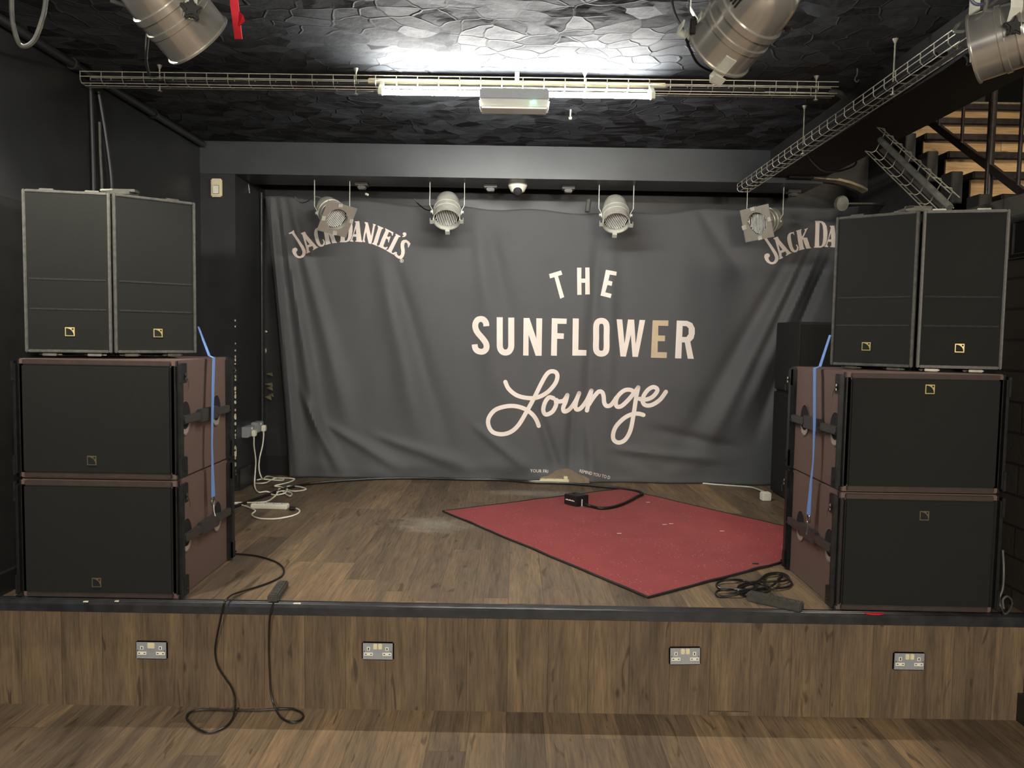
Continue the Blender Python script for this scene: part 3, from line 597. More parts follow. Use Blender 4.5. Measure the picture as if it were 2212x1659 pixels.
strap('blue strap hooked on the handle of the subwoofers by the white cables', [(xs - .085, 3.80, 1.74), (xs - .022, 3.775, 1.598), (xs + .002, 3.772, 1.588), (xs + .004, 3.745, 1.335), (xs + .004, 3.735, 1.16), (xs + .004, 3.74, 1.03), (xs + .004, 3.745, .90)], [.010, .014, .015, .014, .008, .014, .022], (xs + .004, 3.745, .878), 1)
xs = RX - SW / 2
strap('blue strap hooked on the handle of the subwoofers by the coiled cable', [(xs + .085, 3.74, 1.75), (xs + .026, 3.70, 1.598), (xs - .002, 3.695, 1.588), (xs - .004, 3.665, 1.33), (xs - .004, 3.66, 1.14), (xs - .004, 3.675, 1.05), (xs - .004, 3.69, .87)], [.012, .015, .016, .015, .006, .012, .024], (xs - .004, 3.69, .85), -1)
# older black cabinets behind the stack
t_ = thing('stage_monitor', 'plain black speaker cabinet standing on another, between curtain and brown subwoofers', 'speaker', (2.36, 5.64, 1.335))
MB().box((-.26, 0, 0), (.22, .46, .525)).build('cabinet', M['cab'], t_, bevel=.006); MB().box((-.24, -.006, .02), (.2, .004, .505)).build('grille', M['grille'], t_, bevel=.004)
t_ = thing('bass_cabinet', 'large plain black cabinet on the stage floor under a smaller one, against the curtain', 'speaker', (2.36, 5.58, ST))
MB().box((-.255, 0, 0), (.24, .56, .838)).build('cabinet', M['cab'], t_, bevel=.02); MB().box((-.23, -.006, .04), (.22, .004, .80)).build('grille', M['grille'], t_, bevel=.004)

# ------------------------------------------------------------------ par cans
PARS = 'par cans hung over the stage'
def par(label, front, axis, xh, s, mbody, ytop, plate=False, clips=(0, 90, 180), group=PARS, yaxis=None, dots=0, black_knob=True, pd=.09):
    n = Vector(axis).normalized(); R = rot_to(n, xh); fr_ = Vector(front); piv = fr_ - n * pd * s
    t_ = thing('par_can', label, 'stage light', (piv.x, piv.y, piv.z), 0, group); S = R @ Matrix.Scale(s, 4) @ Matrix.Translation((0, 0, pd - .09))
    mb = MB(); mb.lathe([(.050, -.168), (.066, -.163), (.080, -.148), (.091, -.118), (.097, -.08), (.098, -.05), (.104, -.048), (.105, -.03), (.100, -.028), (.100, .0), (.104, .002), (.104, .016), (.101, .018), (.101, .084), (.106, .086), (.106, .091), (.098, .091), (.096, .04), (.096, -.002)], S, 48)
    body = mb.build('can_body', mbody, t_)
    mb = MB()
    for i in range(5):
        Mx = S @ Matrix.Rotation(math.radians(248 + i * 6), 4, 'Z'); mb.box((.0965, -.002, -.10), (.1015, .002, -.065), 0, Mx)
    mb.build('vent_slots', M['hole'], body)
    mb = MB(); mb.lathe([(0, -.200), (.034, -.200), (.041, -.194), (.044, -.172), (.052, -.168)], S, 28); mb.build('rear_cap', mbody, t_)
    mb = MB(); mb.lathe([(0, .050), (.05, .053), (.097, .044)], S, 36); mb.build('lens', M['lens'], t_)
    mb = MB()
    for k in range(-6, 7):
        x = k * .0128; hl = math.sqrt(max(0, .086**2 - x*x)); tilt = Matrix.Rotation(math.radians(-14), 4, 'Z')
        mb.box((x - .0030, -hl, .0525), (x + .0030, hl, .0575), 0, S @ tilt)
    mb.build('lens_ridges', M['ridge'], t_)
    for a in clips:
        Mx = S @ Matrix.Rotation(math.radians(a), 4, 'Z'); mb = MB()
        mb.box((.098, -.017, .04), (.103, .017, .114), 0, Mx); mb.box((.100, -.017, .110), (.128, .017, .114), 0, Mx); mb.box((.124, -.017, .086), (.128, .017, .112), 0, Mx); mb.build('gel_clip', M['clip'], t_)
    if plate:
        mb = MB(); hs = .125; k = 32; z = .102
        for zz in (z, z + .003):
            mb.add([S @ Vector((.083 * math.cos(q), .083 * math.sin(q), zz)) for q in [j * 2 * math.pi / k for j in range(k)]] +
                   [S @ Vector((hs * max(-1, min(1, 1.42 * math.cos(q))), hs * max(-1, min(1, 1.42 * math.sin(q))), zz)) for q in [j * 2 * math.pi / k for j in range(k)]], [((j+1) % k, j, k + j, k + (j+1) % k) for j in range(k)])
        mb.build('gel_frame', M['plate'], t_)
    side = Vector(yaxis) if yaxis else Vector((0, 0, 1)).cross(n); side.z = 0; side.normalize(); top = ytop - piv.z; fwd = side.cross(Vector((0, 0, 1)))
    mb = MB(); hw = .016 * s
    for sg in (-1, 1):
        p = [side * sg * .108 * s + Vector((0, 0, -.02 * s)), side * sg * .112 * s + Vector((0, 0, .015 * s)), side * sg * .132 * s + Vector((0, 0, .05 * s)), side * sg * .132 * s + Vector((0, 0, top - .003))]
        for i in range(3):
            a, b = p[i], p[i+1]; th = side * sg * .003 * s
            mb.add([a - fwd*hw, a + fwd*hw, b + fwd*hw, b - fwd*hw, a - fwd*hw + th, a + fwd*hw + th, b + fwd*hw + th, b - fwd*hw + th], [(0,1,2,3), (7,6,5,4), (0,4,5,1), (1,5,6,2), (2,6,7,3), (3,7,4,0)])
    if mbody is M['chrome']:
      a, b = -side * .132 * s, side * .132 * s; zt = Vector((0, 0, top - .006)); zt2 = Vector((0, 0, top - .002))
      mb.add([a - fwd*hw + zt, a + fwd*hw + zt, b + fwd*hw + zt, b - fwd*hw + zt, a - fwd*hw + zt2, a + fwd*hw + zt2, b + fwd*hw + zt2, b - fwd*hw + zt2], [(0,1,2,3), (7,6,5,4), (0,4,5,1), (1,5,6,2), (2,6,7,3), (3,7,4,0)])
    yk = mb.build('yoke', M['clip'], t_)
    for sg in (-1, 1):
        mb = MB(); Mx = Matrix.Translation(side * sg * .108 * s) @ rot_to(side * sg, (0, 0, 1))
        if black_knob:
            star = [((.034 if j % 2 == 0 else .017) * s * math.cos(j * math.pi / 5), (.034 if j % 2 == 0 else .017) * s * math.sin(j * math.pi / 5)) for j in range(10)]
            mb.prism(star, .006 * s, .026 * s, 0, Mx); mb.build('tilt_knob', M['black'], yk, bevel=.004 * s)
        else:
            mb.lathe([(0, .02 * s), (.011 * s, .02 * s), (.013 * s, .0)], Mx, 12); mb.build('tilt_knob', M['clip'], yk)
    if dots:
        mb = MB(); sg = dots; Mx = Matrix.Translation(side * sg * .136 * s + Vector((0, 0, .09 * s))) @ rot_to(side * sg, (0, 0, 1)); mb.lathe([(0, .001), (.011 * s, .001)], Mx, 14); mb.build('colour_dot', M['green'], yk)
    return t_, piv
def view(px, py): return (RM @ Vector(((px - W/2) / F, -(py - H/2) / F, -1))).normalized()
def cam_axis(px, py, rx, dn, aw):
    """direction given as right / down / away as seen along the line of sight"""
    v = view(px, py); r = v.cross(Vector((0, 0, 1))).normalized(); d = v.cross(r).normalized(); return r * rx + d * dn + v * aw
par('small silver par can with a tilted square gel frame, over the sponsor lettering', at(727, 472, Y=5.92), (.52, -.68, -.50), (.80, .55, -.2), 1.0, M['alu'], ZS, True, (100, 190, 280, 8), black_knob=False, yaxis=(1, .1, 0))
par('small silver par can without gel frame, next to the one over the sponsor lettering', at(965, 475, Y=5.92), (.03, -.64, -.77), (1, 0, 0), 1.0, M['alu'], ZS, False, (0, 180, 270), black_knob=False, yaxis=(1, 0, 0))
par('small silver par can without gel frame, above the word sunflower', at(1331, 482, Y=5.92), (-.03, -.64, -.77), (1, 0, 0), 1.0, M['alu'], ZS, False, (0, 180, 270), black_knob=False, yaxis=(1, 0, 0))
par('small silver par can turned sideways with a square gel frame, by the wire tray end', at(1637, 482, Y=5.92), (-.74, -.62, -.24), (.66, -.75, .1), 1.0, M['alu'], ZS, True, (95, 185, 275, 5), black_knob=False, yaxis=(1, -.2, 0))
BIG = 1.22
par('large polished par can with a green dot on its yoke, beside the red strap', at(428, 87, Y=2.62), cam_axis(428, 87, .66, .70, .25), (0, 0, 1), 1.14, M['chrome'], ZC - .0, False, (), yaxis=(.5, -.87, 0), dots=1, pd=.05)
par('large polished par can pointing down, by the end of the lit tube', at(1553, 105, Y=2.72), cam_axis(1553, 105, -.60, .66, .46), (0, 0, 1), BIG, M['chrome'], ZC - .0, False, (200, 300), yaxis=(-1, .25, 0))
par('large polished par can lying almost level, beside the stairwell beam', at(2104, 107, Y=2.98), cam_axis(2104, 107, -.96, .22, .12), (0, 0, 1), BIG, M['chrome'], ZC - .0, False, (), yaxis=(-.12, -1, 0), dots=1, pd=.05)
def cable(name, label, pts, r, m, cat='cable', n=7, group=None, seg=8):
    return tag(MB().tube(spline(pts, n), r, seg).build(name, m, smooth=True), label, cat, group)
cable('hanging_cable', 'pale cable looping down from the ceiling beside the side wall', [at(27, -60, Y=2.6), at(25, 0, Y=2.6), at(28, 50, Y=2.6), at(40, 92, Y=2.6), at(55, 100, Y=2.6), at(75, 85, Y=2.6), at(92, 40, Y=2.6), at(99, 0, Y=2.6), at(103, -60, Y=2.6)], .0075, M['cable_grey'])
cable('lamp_lead', 'grey lead of the polished par can by the red strap, dropping to the tray', [at(240, 2, Y=2.72), at(290, 20, Y=2.72), at(320, 45, Y=2.74), at(318, 90, Y=2.9), at(316, 130, Y=3.5), at(322, 162, Y=4.1)], .007, M['cable_grey'])
cable('lamp_lead', 'thin dark lead hanging beside the polished par can near the lit tube', [at(1449, -30, Y=3.0), at(1455, 20, Y=3.0), at(1475, 65, Y=3.0), at(1490, 105, Y=3.05), at(1510, 140, Y=3.1), at(1545, 158, Y=3.2)], .005, M['rubber'])
cable('lamp_lead', 'dark lead curving from the rear cap of the polished par can near the lit tube', [at(1678, -20, Y=2.85), at(1697, 5, Y=2.9), at(1694, 35, Y=2.95), at(1675, 62, Y=3.0)], .006, M['rubber'])
cable('lamp_lead', 'pale looped lead in front of the par can beside the stairwell beam', [at(2130, -30, Y=2.9), at(2130, 10, Y=2.9), at(2118, 45, Y=2.9), at(2088, 66, Y=2.9), at(2062, 68, Y=2.92), at(2072, 52, Y=2.95), at(2120, 24, Y=3.0), at(2160, -5, Y=3.05)], .007, M['cable_grey'])
cable('lamp_lead', 'bluish looped lead above the par can beside the stairwell beam', [at(2092, -30, Y=2.9), at(2098, 0, Y=2.9), at(2115, 10, Y=2.9), at(2140, 0, Y=2.92), at(2150, -30, Y=2.95)], .006, mat('blue_grey_cable', (74, 76, 98), .5))
cable('lamp_lead', 'thin lead from the tilted gel frame par can to the recess wall', [at(637, 425, Y=6.3), at(648, 437, Y=6.3), at(662, 436, Y=6.2), at(680, 425, Y=6.1), at(694, 428, Y=6.1)], .005, M['cable_grey'])
cable('lamp_lead', 'thin lead from the second small par can up to the recess ceiling', [at(895, 430, Y=6.3), at(905, 442, Y=6.3), at(918, 452, Y=6.2), at(930, 455, Y=6.08)], .005, M['rubber'])
cable('lamp_lead', 'thin lead sagging under the recess ceiling across the second small par can', [at(949, 420, Y=6.15), at(962, 432, Y=6.12), at(978, 438, Y=6.1), at(993, 434, Y=6.12), at(1006, 425, Y=6.15)], .004, M['cable_grey'])

# ------------------------------------------------------------------ wire trays
def tray(label, p0, p1, width, height, step, ang_up=(0, 0, 1), rods=(), bend=.014, r=.0026):
    p0, p1 = Vector(p0), Vector(p1); d = (p1 - p0); L = d.length; d.normalize(); up = Vector(ang_up); up = (up - d * up.dot(d)).normalized(); sd = d.cross(up)
    t_ = thing('cable_tray', label, 'cable tray', p0); f = lambda a, b, c: d * a + sd * b + up * c; h = width / 2
    mb = MB()
    for b, c in ((-h, height), (-h, height * .55), (-h + bend, 0), (0, -.002), (h - bend, 0), (h, height * .55), (h, height)): MB().tube([f(0, b, c), f(L, b, c)], r, 6).build('long_wire', M['wire'], t_)
    k = int(L / step)
    for i in range(k + 1):
        mb = MB(); a = min(i * step + .002, L); mb.tube([f(a, -h, height), f(a, -h, bend), f(a, -h + bend, 0), f(a, h - bend, 0), f(a, h, bend), f(a, h, height)], r, 6)
        mb.build('cross_wire', M['wire'], t_)
    for q in rods:
        mb = MB(); q = Vector(q); mb.tube([q - p0, Vector((q.x, q.y, ZC)) - p0], .004, 8); mb.lathe([(0, -.005), (.012, -.005), (.012, .0)], Matrix.Translation(q - p0), 12); mb.lathe([(.005, -.022), (.014, -.002), (0, -.001)], Matrix.Translation(Vector((q.x, q.y, ZC)) - p0), 12); mb.build('hanger_rod', M['wire'], t_)
    return t_
tray('wire cable tray hung across the stage in front of the lit tube', (-2.312, 4.18, 3.022), (1.70, 4.18, 3.032), .10, .056, .1115, rods=[(-1.912, 4.18, 3.0), (-.862, 4.18, 3.0), (.362, 4.18, 3.005), (1.60, 4.18, 3.01)])
tray('wire cable tray running from front to back beside the stairwell beam', (1.705, 5.775, 2.82), (1.796, 3.12, 2.92), .10, .056, .10, rods=[(1.735, 4.70, 2.85), (1.762, 3.66, 2.88)])
tray('short sloping wire cable tray dropping towards the stairs', (2.08, 4.44, 2.865), (2.13, 3.76, 2.375), .14, .06, .11, ang_up=(-1, -.1, .15))
for i, (dy, dz, col) in enumerate(((.02, .012, 'rubber'), (-.015, .010, 'rubber'), (.0, .020, 'cable_grey'))):
    cable('tray_cable', ['dark cable along the back of the cross stage tray', 'dark cable along the front of the cross stage tray', 'dusty cable lying on the others in the cross stage tray'][i], [(-2.28 + k * .40, 4.18 + dy + .006 * math.sin(k * 1.7 + i), 3.024 + .0025 * (k * .40) + dz * .8 + .004) for k in range(10)], .0075, M[col], group='cables in the trays')
cable('tray_cable', 'dark cable leaving the tray corner towards the stairwell beam', [at(1795, 198, Y=4.2), at(1815, 203, Y=4.25), at(1830, 218, Y=4.35), at(1850, 232, Y=4.5)], .016, M['cable_grey'], group='cables in the trays')
for i in range(2):
    cable('tray_cable', ['dark cable in the front to back tray, closer to mid stage', 'dark cable in the front to back tray, closer to the stairwell'][i], [(1.71 + .0343 * k * .4 * .9 + (i - .5) * .04, 5.7 - k * .40, 2.836 + k * .40 * .0378 + .006 * (i + 1)) for k in range(7)], .009, M['rubber'], group='cables in the trays')
cable('tray_cable', 'thick pale conduit clipped inside the sloping tray', [Vector((2.068, 4.42, 2.868)), Vector((2.10, 3.98, 2.54)), Vector((2.117, 3.765, 2.378))], .017, M['cable_grey'], group='cables in the trays', n=3)
cable('loose_cable', 'black cable sagging under the stairwell end of the front to back tray', [at(1745, 335, Y=4.9), at(1757, 352, Y=4.9), at(1780, 370, Y=4.9), at(1810, 370, Y=4.9), at(1842, 360, Y=4.95), at(1850, 350, Y=5.0)], .006, M['rubber'])

# ------------------------------------------------------------------ lit batten, emergency light, small fittings on the ceiling
t_ = thing('fluorescent_batten', 'long lit fluorescent batten slung under the cross stage cable tray', 'light', (0, 4.18, 3.03))
MB().box((-.80, .012, .026), (.80, .05, .060)).build('spine', M['cream'], t_, bevel=.004)
ty, tz = 4.13 - 4.18, at(1106, 203, Y=4.13).z - 3.03; x0, x1 = at(822, 203, Y=4.13).x, at(1410, 206, Y=4.13).x
MB().tube([(x0, ty, tz - .002), (x1, ty, tz)], .013, 16).build('lamp_tube', M['tube'], t_)
for x in (x0, x1):
    mb = MB(); mb.prism([(ty - .016, tz - .016), (ty + .016, tz - .016), (.05, .026), (.05, .045), (.012, .045), (ty - .016, tz + .016)], x - .012, x + .012, 0, Matrix(((0, 0, 1, 0), (1, 0, 0, 0), (0, 1, 0, 0), (0, 0, 0, 1)))); mb.build('lamp_holder', M['white'], t_, bevel=.003)
MB().box((-.012, .02, .059), (.012, .04, ZC - 3.03)).build('fixing', M['white'], t_)
t_ = thing('emergency_light', 'bulkhead emergency light with a green indicator under the cable tray', 'light', (-.012, 3.99, 2.867))
mb = MB(); mb.box((-.176, -.055, .045), (.176, .05, .10)); mb.build('housing', M['clad'], t_, bevel=.006)
mb = MB(); pr_ = [(-.18, .045), (.18, .045), (.174, .0), (-.174, .0)]
mb.add([(x, y, z) for y in (-.06, .055) for x, z in ((-.181, .046), (.181, .046), (.172, 0), (-.172, 0))], [(0,1,2,3), (7,6,5,4), (0,3,7,4), (1,5,6,2), (3,2,6,7), (0,4,5,1)]); mb.build('diffuser', M['diffuser'], t_, bevel=.008)
mb = MB(); mb.tube([(.095, -.064, .03), (.095, -.058, .03)], .006, 10); mb.build('indicator', M['led'], t_)
for x in (-.13, .13): MB().tube([(x, .0, .095), (x, .05, .12), (x, .15, .158)], .006, 8).build('bracket', M['wire'], t_)
mb = MB(); mb.tube([(.337, 4.86, ZC), (.337, 4.86, 3.085)], .005, 8); mb.lathe([(0, -.012), (.010, -.012), (.013, 0), (.006, .008)], Matrix.Translation((.337, 4.86, 3.085)), 12)
tag(mb.build('ceiling_bolt', M['wire']), 'single bolt sticking down from the ceiling behind the lit batten', 'bolt')
a = at(1852, 148, Z=ZC); mb = MB(); mb.tube(spline([a, a + Vector((0, 0, -.03)), a + Vector((-.008, 0, -.045)), a + Vector((-.01, 0, -.06)), a + Vector((.002, 0, -.068)), a + Vector((.010, 0, -.056))], 5), .0035, 6)
tag(mb.build('ceiling_hook', M['cable_grey']), 'small dark hook in the ceiling by the tray corner', 'hook')
mb = MB(); a = at(503, -40, Y=3.1); b = at(506, 10, Y=3.1); c = at(515, 84, Y=3.1); w = Vector((.0165, 0, 0)); w2 = Vector((0, .004, 0))
mb.add([a - w, a + w, b + w, b - w, c + w * .9, c - w * .9] + [v + w2 for v in (a - w, a + w, b + w, b - w, c + w * .9, c - w * .9)], [(0,1,2,3), (3,2,4,5), (9,8,7,6), (11,10,8,9), (0,3,9,6), (3,5,11,9), (1,7,8,2), (2,8,10,4), (5,4,10,11)])
e = at(516, 24, Y=3.098); g = at(525, 32, Y=3.07); h_ = at(514, 58, Y=3.098); mb.add([e, g, h_, e + Vector((0, .006, 0)), h_ + Vector((0, .006, 0)), g + Vector((.004, .01, -.02))], [(0,2,1), (1,2,5), (0,1,5,3), (3,5,4)])
tag(mb.build('hanging_strap', M['red']), 'bright red strap hanging from the ceiling beside a polished par can', 'strap')
# recess ceiling: CCTV dome and terminal boxes
t_ = thing('security_camera', 'white dome security camera under the recess beam', 'camera', (.019, 6.02, ZS))
mb = MB(); mb.lathe([(.075, 0), (.075, -.012), (.066, -.03), (.05, -.06), (.0, -.075)], None, 28); mb.build('housing', M['white'], t_)
mb = MB(); Mx = Matrix.Translation((0, -.032, -.052)) @ rot_to((0, -.75, -.65), (1, 0, 0)); mb.lathe([(.034, -.01), (.034, .012), (.026, .026), (0, .034)], Mx, 20); mb.build('lens_dome', M['dome'], t_)
for px, lb in ((783, 'small terminal box under the recess beam, by the tilted gel frame par can'), (1060, 'small terminal box under the recess beam, beside the dome camera'), (1227, 'small terminal box under the recess beam, between dome camera and par can'), (1712, 'small terminal box with a plug, under the recess beam by the cable tray')):
    p = at(px, 405, Y=6.1); t_ = thing('terminal_box', lb, 'junction box', (p.x, 6.08, ZS), 0, 'terminal boxes under the beam')
    MB().box((-.05, -.04, -.022), (.05, .04, 0)).build('box', M['cable_grey'], t_, bevel=.003); MB().box((-.03, -.032, -.048), (.03, .03, -.02)).build('socket', M['cable_grey'], t_, bevel=.006)
mb = MB(); a = at(790, 419, Y=6.05); mb.tube([a, a + Vector((.02, -.01, -.008))], .009, 10); tag(mb.build('loose_plug', M['white']), 'small pale plug dangling by the terminal box near the tilted par can', 'plug')
mb = MB(); a = at(1272, 432, Y=6.28); mb.tube([a, a + Vector((-.012, -.03, -.10))], .02, 12); tag(mb.build('hanging_cylinder', M['cable_grey']), 'dark cylinder hanging in front of the curtain top beside a par can', 'fitting')
t_ = thing('motion_sensor', 'cream motion sensor high on the black pilaster', 'sensor', (-2.232, 5.805, 2.72))
MB().box((-.040, -.032, 0), (.040, 0, .135)).build('case', M['cream'], t_, bevel=.008); MB().box((-.024, -.036, .02), (.024, -.03, .085)).build('sensor_window', M['white'], t_, bevel=.004)
mb = MB(); a = at(535, 392, Y=6.1); mb.tube([a, at(538, 408, Y=6.1), at(539, 418, Y=6.1)], .007, 8); mb.tube([at(518, 388, Y=6.1), at(533, 398, Y=6.1)], .003, 6); tag(mb.build('hanging_connector', M['steel']), 'steel connector dangling on a thin lead in the recess corner', 'connector')
# conduits and cables on the left wall
def pipe(name, label, pts, r, m, clips=()):
    t_ = thing(name, label, 'pipe', pts[0]); b = Vector(pts[0]); MB().tube([Vector(p) - b for p in pts], r, 10).build('pipe_run', m, t_)
    for c in clips:
        c = Vector(c) - b; d = (Vector(pts[-1]) - b).normalized(); mb = MB(); mb.tube([c - d * .012, c + d * .012], r * 1.35, 10); mb.build('clip', m, t_)
    return t_
pipe('ceiling_pipe', 'black pipe along the top of the side wall', [(XL + .03, 1.5, ZC - .03), (XL + .03, 5.78, ZC - .03)], .024, M['wall'], [(XL + .03, y, ZC - .03) for y in (3.4, 4.1, 5.0)])
pipe('wall_conduit', 'thin black conduit with clips in the recess corner beside the curtain', [(-2.085, 6.36, ST + .4), (-2.085, 6.36, 2.86)], .011, M['wall'], [(-2.085, 6.36, z) for z in (1.15, 1.55, 2.0, 2.45)])
for i, (pts, r, m, lb) in enumerate((([(XL + .012, 4.30, 3.06), (XL + .012, 4.31, 2.7), (XL + .012, 4.31, 2.3), (XL + .012, 4.30, 1.9), (XL + .012, 4.3, 1.3)], .012, 'wall', 'black cable down the side wall behind the speakers, nearest the hall'),
    ([(XL + .012, 4.38, 3.05), (XL + .03, 4.42, 2.8), (XL + .035, 4.46, 2.55), (XL + .03, 4.43, 2.36), (XL + .012, 4.36, 2.1), (XL + .012, 4.34, 1.4)], .012, 'wall', 'black cable bowing away down the side wall behind the speakers'),
    ([(XL + .02, 4.37, 2.88), (XL + .016, 4.38, 2.7), (XL + .016, 4.39, 2.55), (XL + .014, 4.39, 2.43)], .008, 'cable_grey', 'short pale cable end between the two black cables on the side wall'))):
    cable('wall_cable', lb, pts, r, M[m], group='cables on the side wall')
# sockets in the recess, their plugs, white cables
def wall_box(label, p, plug):
    t_ = thing('wall_socket', label, 'socket', p); MB().box((0, -.075, -.042), (.05, .075, .042)).build('back_box', M['clad'], t_, bevel=.004); MB().box((.05, -.07, -.038), (.055, .07, .038)).build('socket_plate', M['clad'], t_, bevel=.002); MB().box((.055, -.012, .016), (.06, .012, .034)).build('switch', M['white'], t_)
    return t_
wall_box('grey metal wall socket in the recess, first from the pilaster', (-2.10, 5.985, .935), 0); wall_box('grey metal wall socket in the recess, closest to the curtain', (-2.10, 6.20, .945), 0)
def plug(label, p):
    t_ = thing('mains_plug', label, 'plug', p); MB().box((0, -.024, -.028), (.03, .024, .022)).build('plug_body', M['white'], t_, bevel=.005); MB().tube([(.012, 0, -.028), (.012, 0, -.05)], .006, 8).build('cord_grip', M['white'], t_)
plug('cream plug in the wall socket first from the pilaster', (-2.041, 5.985, .925)); plug('white plug in the wall socket closest to the curtain', (-2.041, 6.22, .935))
zf = lambda x, y: (440 + x / 6.381, 880 + y / 6.381)
def onfloor(pts, f, z=ST + .006, wob=.0):
    return [at(*f(x, y), Z=z + (wob * (i % 3))) for i, (x, y) in enumerate(pts)]
cable('white_cable', 'white cable from the first recess socket, tangled on the stage floor', [Vector((-2.028, 5.985, .88)), Vector((-2.03, 5.99, .82)), Vector((-2.03, 6.03, .70)), Vector((-2.035, 6.03, .60)), Vector((-2.03, 6.0, .52))] + onfloor([(715,1130),(760,1170),(860,1160),(930,1175),(1000,1170),(1100,1150),(1200,1175),(1215,1205),(1180,1220),(1110,1180),(1045,1120),(1010,1190),(940,1260),(850,1300),(700,1312),(480,1312),(330,1330)], zf, ST + .006, .004), .0055, M['white'], group='white cables by the recess wall')
cable('white_cable', 'white cable from the socket closest to the curtain, coiled on the stage floor', [Vector((-2.028, 6.22, .885)), Vector((-2.03, 6.2, .8)), Vector((-2.04, 6.15, .69)), Vector((-2.04, 6.14, .60)), Vector((-2.02, 6.16, .525))] + onfloor([(870,950),(980,968),(1090,985),(1080,1005),(950,1000),(800,990),(710,1012),(720,1045),(850,1040),(930,1000),(1000,975),(1200,978),(1250,996),(1150,1040),(980,1080),(1060,1095),(1140,1130),(1250,1155),(1380,1140),(1405,1120),(1300,1090),(1160,1090),(1150,1130),(1120,1180),(1000,1208),(920,1190),(940,1168)], zf, ST + .006, .005), .0055, M['white'], group='white cables by the recess wall')
def power_strip(label, a, b, w, h, m, n, cord=None, cord_m=None, cord_r=.0045, sock=None):
    a, b = Vector(a), Vector(b); d = b - a; L = d.length; c = (a + b) / 2; ang = math.atan2(d.y, d.x); t_ = thing('power_strip', label, 'power strip', (c.x, c.y, ST + .001), ang)
    mb = MB(); mb.box((-L/2, -w/2, 0), (L/2, w/2, h)); mb.build('housing', m, t_, bevel=.006)
    for i in range(n):
        x = -L/2 + L * (i + .7) / (n + .4); mb = MB(); mb.box((x - .004, -.012, h), (x + .004, -.002, h + .0008)); mb.box((x - .012, .006, h), (x - .006, .010, h + .0008)); mb.box((x + .006, .006, h), (x + .012, .010, h + .0008)); mb.build('outlet', sock or M['hole'], t_)
    if cord:
        R = Matrix.Rotation(-ang, 4, 'Z') @ Matrix.Translation((-c.x, -c.y, -ST - .001)); MB().tube([R @ p for p in spline(cord, 8)], cord_r, 8).build('power_cord', cord_m, t_, smooth=True)
    return t_
cord = onfloor([(1190,1385),(1265,1390),(1320,1420),(1300,1460),(1200,1500),(1000,1535),(800,1535),(690,1505),(665,1470),(710,1425),(650,1390),(540,1350),(430,1330),(330,1325)], zf, ST + .008)
power_strip('white power strip among white cables beside the brown subwoofers', at(*zf(665, 1385), Z=ST), at(*zf(1165, 1398), Z=ST), .062, .034, M['white'], 4, cord, M['white'], .0055)
mb = MB(); mb.tube([at(*zf(1185, 1390), Z=ST + .016), at(*zf(1262, 1395), Z=ST + .014)], .014, 10); tag(mb.build('cable_connector', M['black']), 'black connector at the end of the white power strip', 'connector')
power_strip('white power strip at the curtain foot in front of the turned up hem', at(1166, 1038, Y=foot(1166) - .045), at(1229, 1040, Y=foot(1229) - .05), .05, .036, M['cream'], 3, [Vector((at(x, 1036, Y=6.35).x, foot(x) - .04, ST + z)) for x, z in ((1170, .014), (1150, .01), (1130, .006), (1095, .006))], M['cream'])
MBp = MB().box((-.016, -.02, 0), (.016, .02, .022)); p = at(1222, 1030, Y=foot(1222) - .048)
t_ = thing('power_adaptor', 'white plug standing in the power strip at the curtain foot', 'plug', (p.x, p.y, ST + .038)); MBp.build('plug_body', M['cream'], t_, bevel=.004)
p = at(1657, 1083, Z=ST); t_ = thing('socket_block', 'small white socket block on the floor by the old black cabinets', 'socket block', (p.x, p.y, ST + .001), .1)
MB().box((-.035, 0, 0), (.035, .06, .065)).build('block', M['white'], t_, bevel=.006)
R_ = Matrix.Rotation(-.1, 4, 'Z') @ Matrix.Translation((-p.x, -p.y, -ST - .001))
MB().tube([R_ @ q for q in spline([at(1650, 1062, Z=ST + .05), at(1640, 1058, Z=ST + .03), at(1620, 1052, Z=ST + .006), at(1580, 1049, Z=ST + .006), at(1540, 1046, Z=ST + .006), at(1510, 1043, Z=ST + .006), at(1480, 1038, Z=ST + .006)], 6)], .0055, 8).build('cord', M['white'], t_, smooth=True)

# ------------------------------------------------------------------ stage floor things
# red carpet offcut, bound in black
cor = [at(957, 1106, Z=ST), at(1400, 1293, Z=ST), at(1700, 1212, Z=ST) + Vector((.32, .22, 0)), at(1690, 1150, Z=ST) + Vector((.30, -.17, 0)), at(1342, 1058, Z=ST)]
cor = [Vector(c) for c in cor]; K = 26; rim = []
for i in range(len(cor)):
    a, b = cor[i], cor[(i + 1) % len(cor)]; nrm = Vector((b.y - a.y, a.x - b.x, 0)).normalized()
    for k in range(K):
        t_ = k / K; q = a.lerp(b, t_); wv = .010 * noise.noise(Vector((t_ * 9 + i * 7, i, 0))) * math.sin(math.pi * t_)
        rim.append(q + nrm * wv)
lift = lambda i: ST + .006 + .008 * max(0, noise.noise(Vector((i * .31, 2, 0))))
rt = thing('carpet_mat', 'red carpet offcut laid at an angle on the stage', 'carpet', (.7, 4.6, ST)); off = Vector((.7, 4.6, ST)); cen = sum(rim, Vector()) / len(rim); n = len(rim)
vs = [cen + Vector((0, 0, .007)) - off]; rings = 6; fs = []
for j in range(1, rings + 1):
    for i, p in enumerate(rim):
        q = cen.lerp(p, j / rings if j < rings else .994); vs.append(Vector((q.x, q.y, ST + .007 if j < rings - 1 else (lift(i) + .002 if j == rings else ST + .007))) - off)
fs += [(0, 1 + i, 1 + (i+1) % n) for i in range(n)]
for j in range(rings - 1): fs += [(1 + j*n + i, 1 + (j+1)*n + i, 1 + (j+1)*n + (i+1) % n, 1 + j*n + (i+1) % n) for i in range(n)]
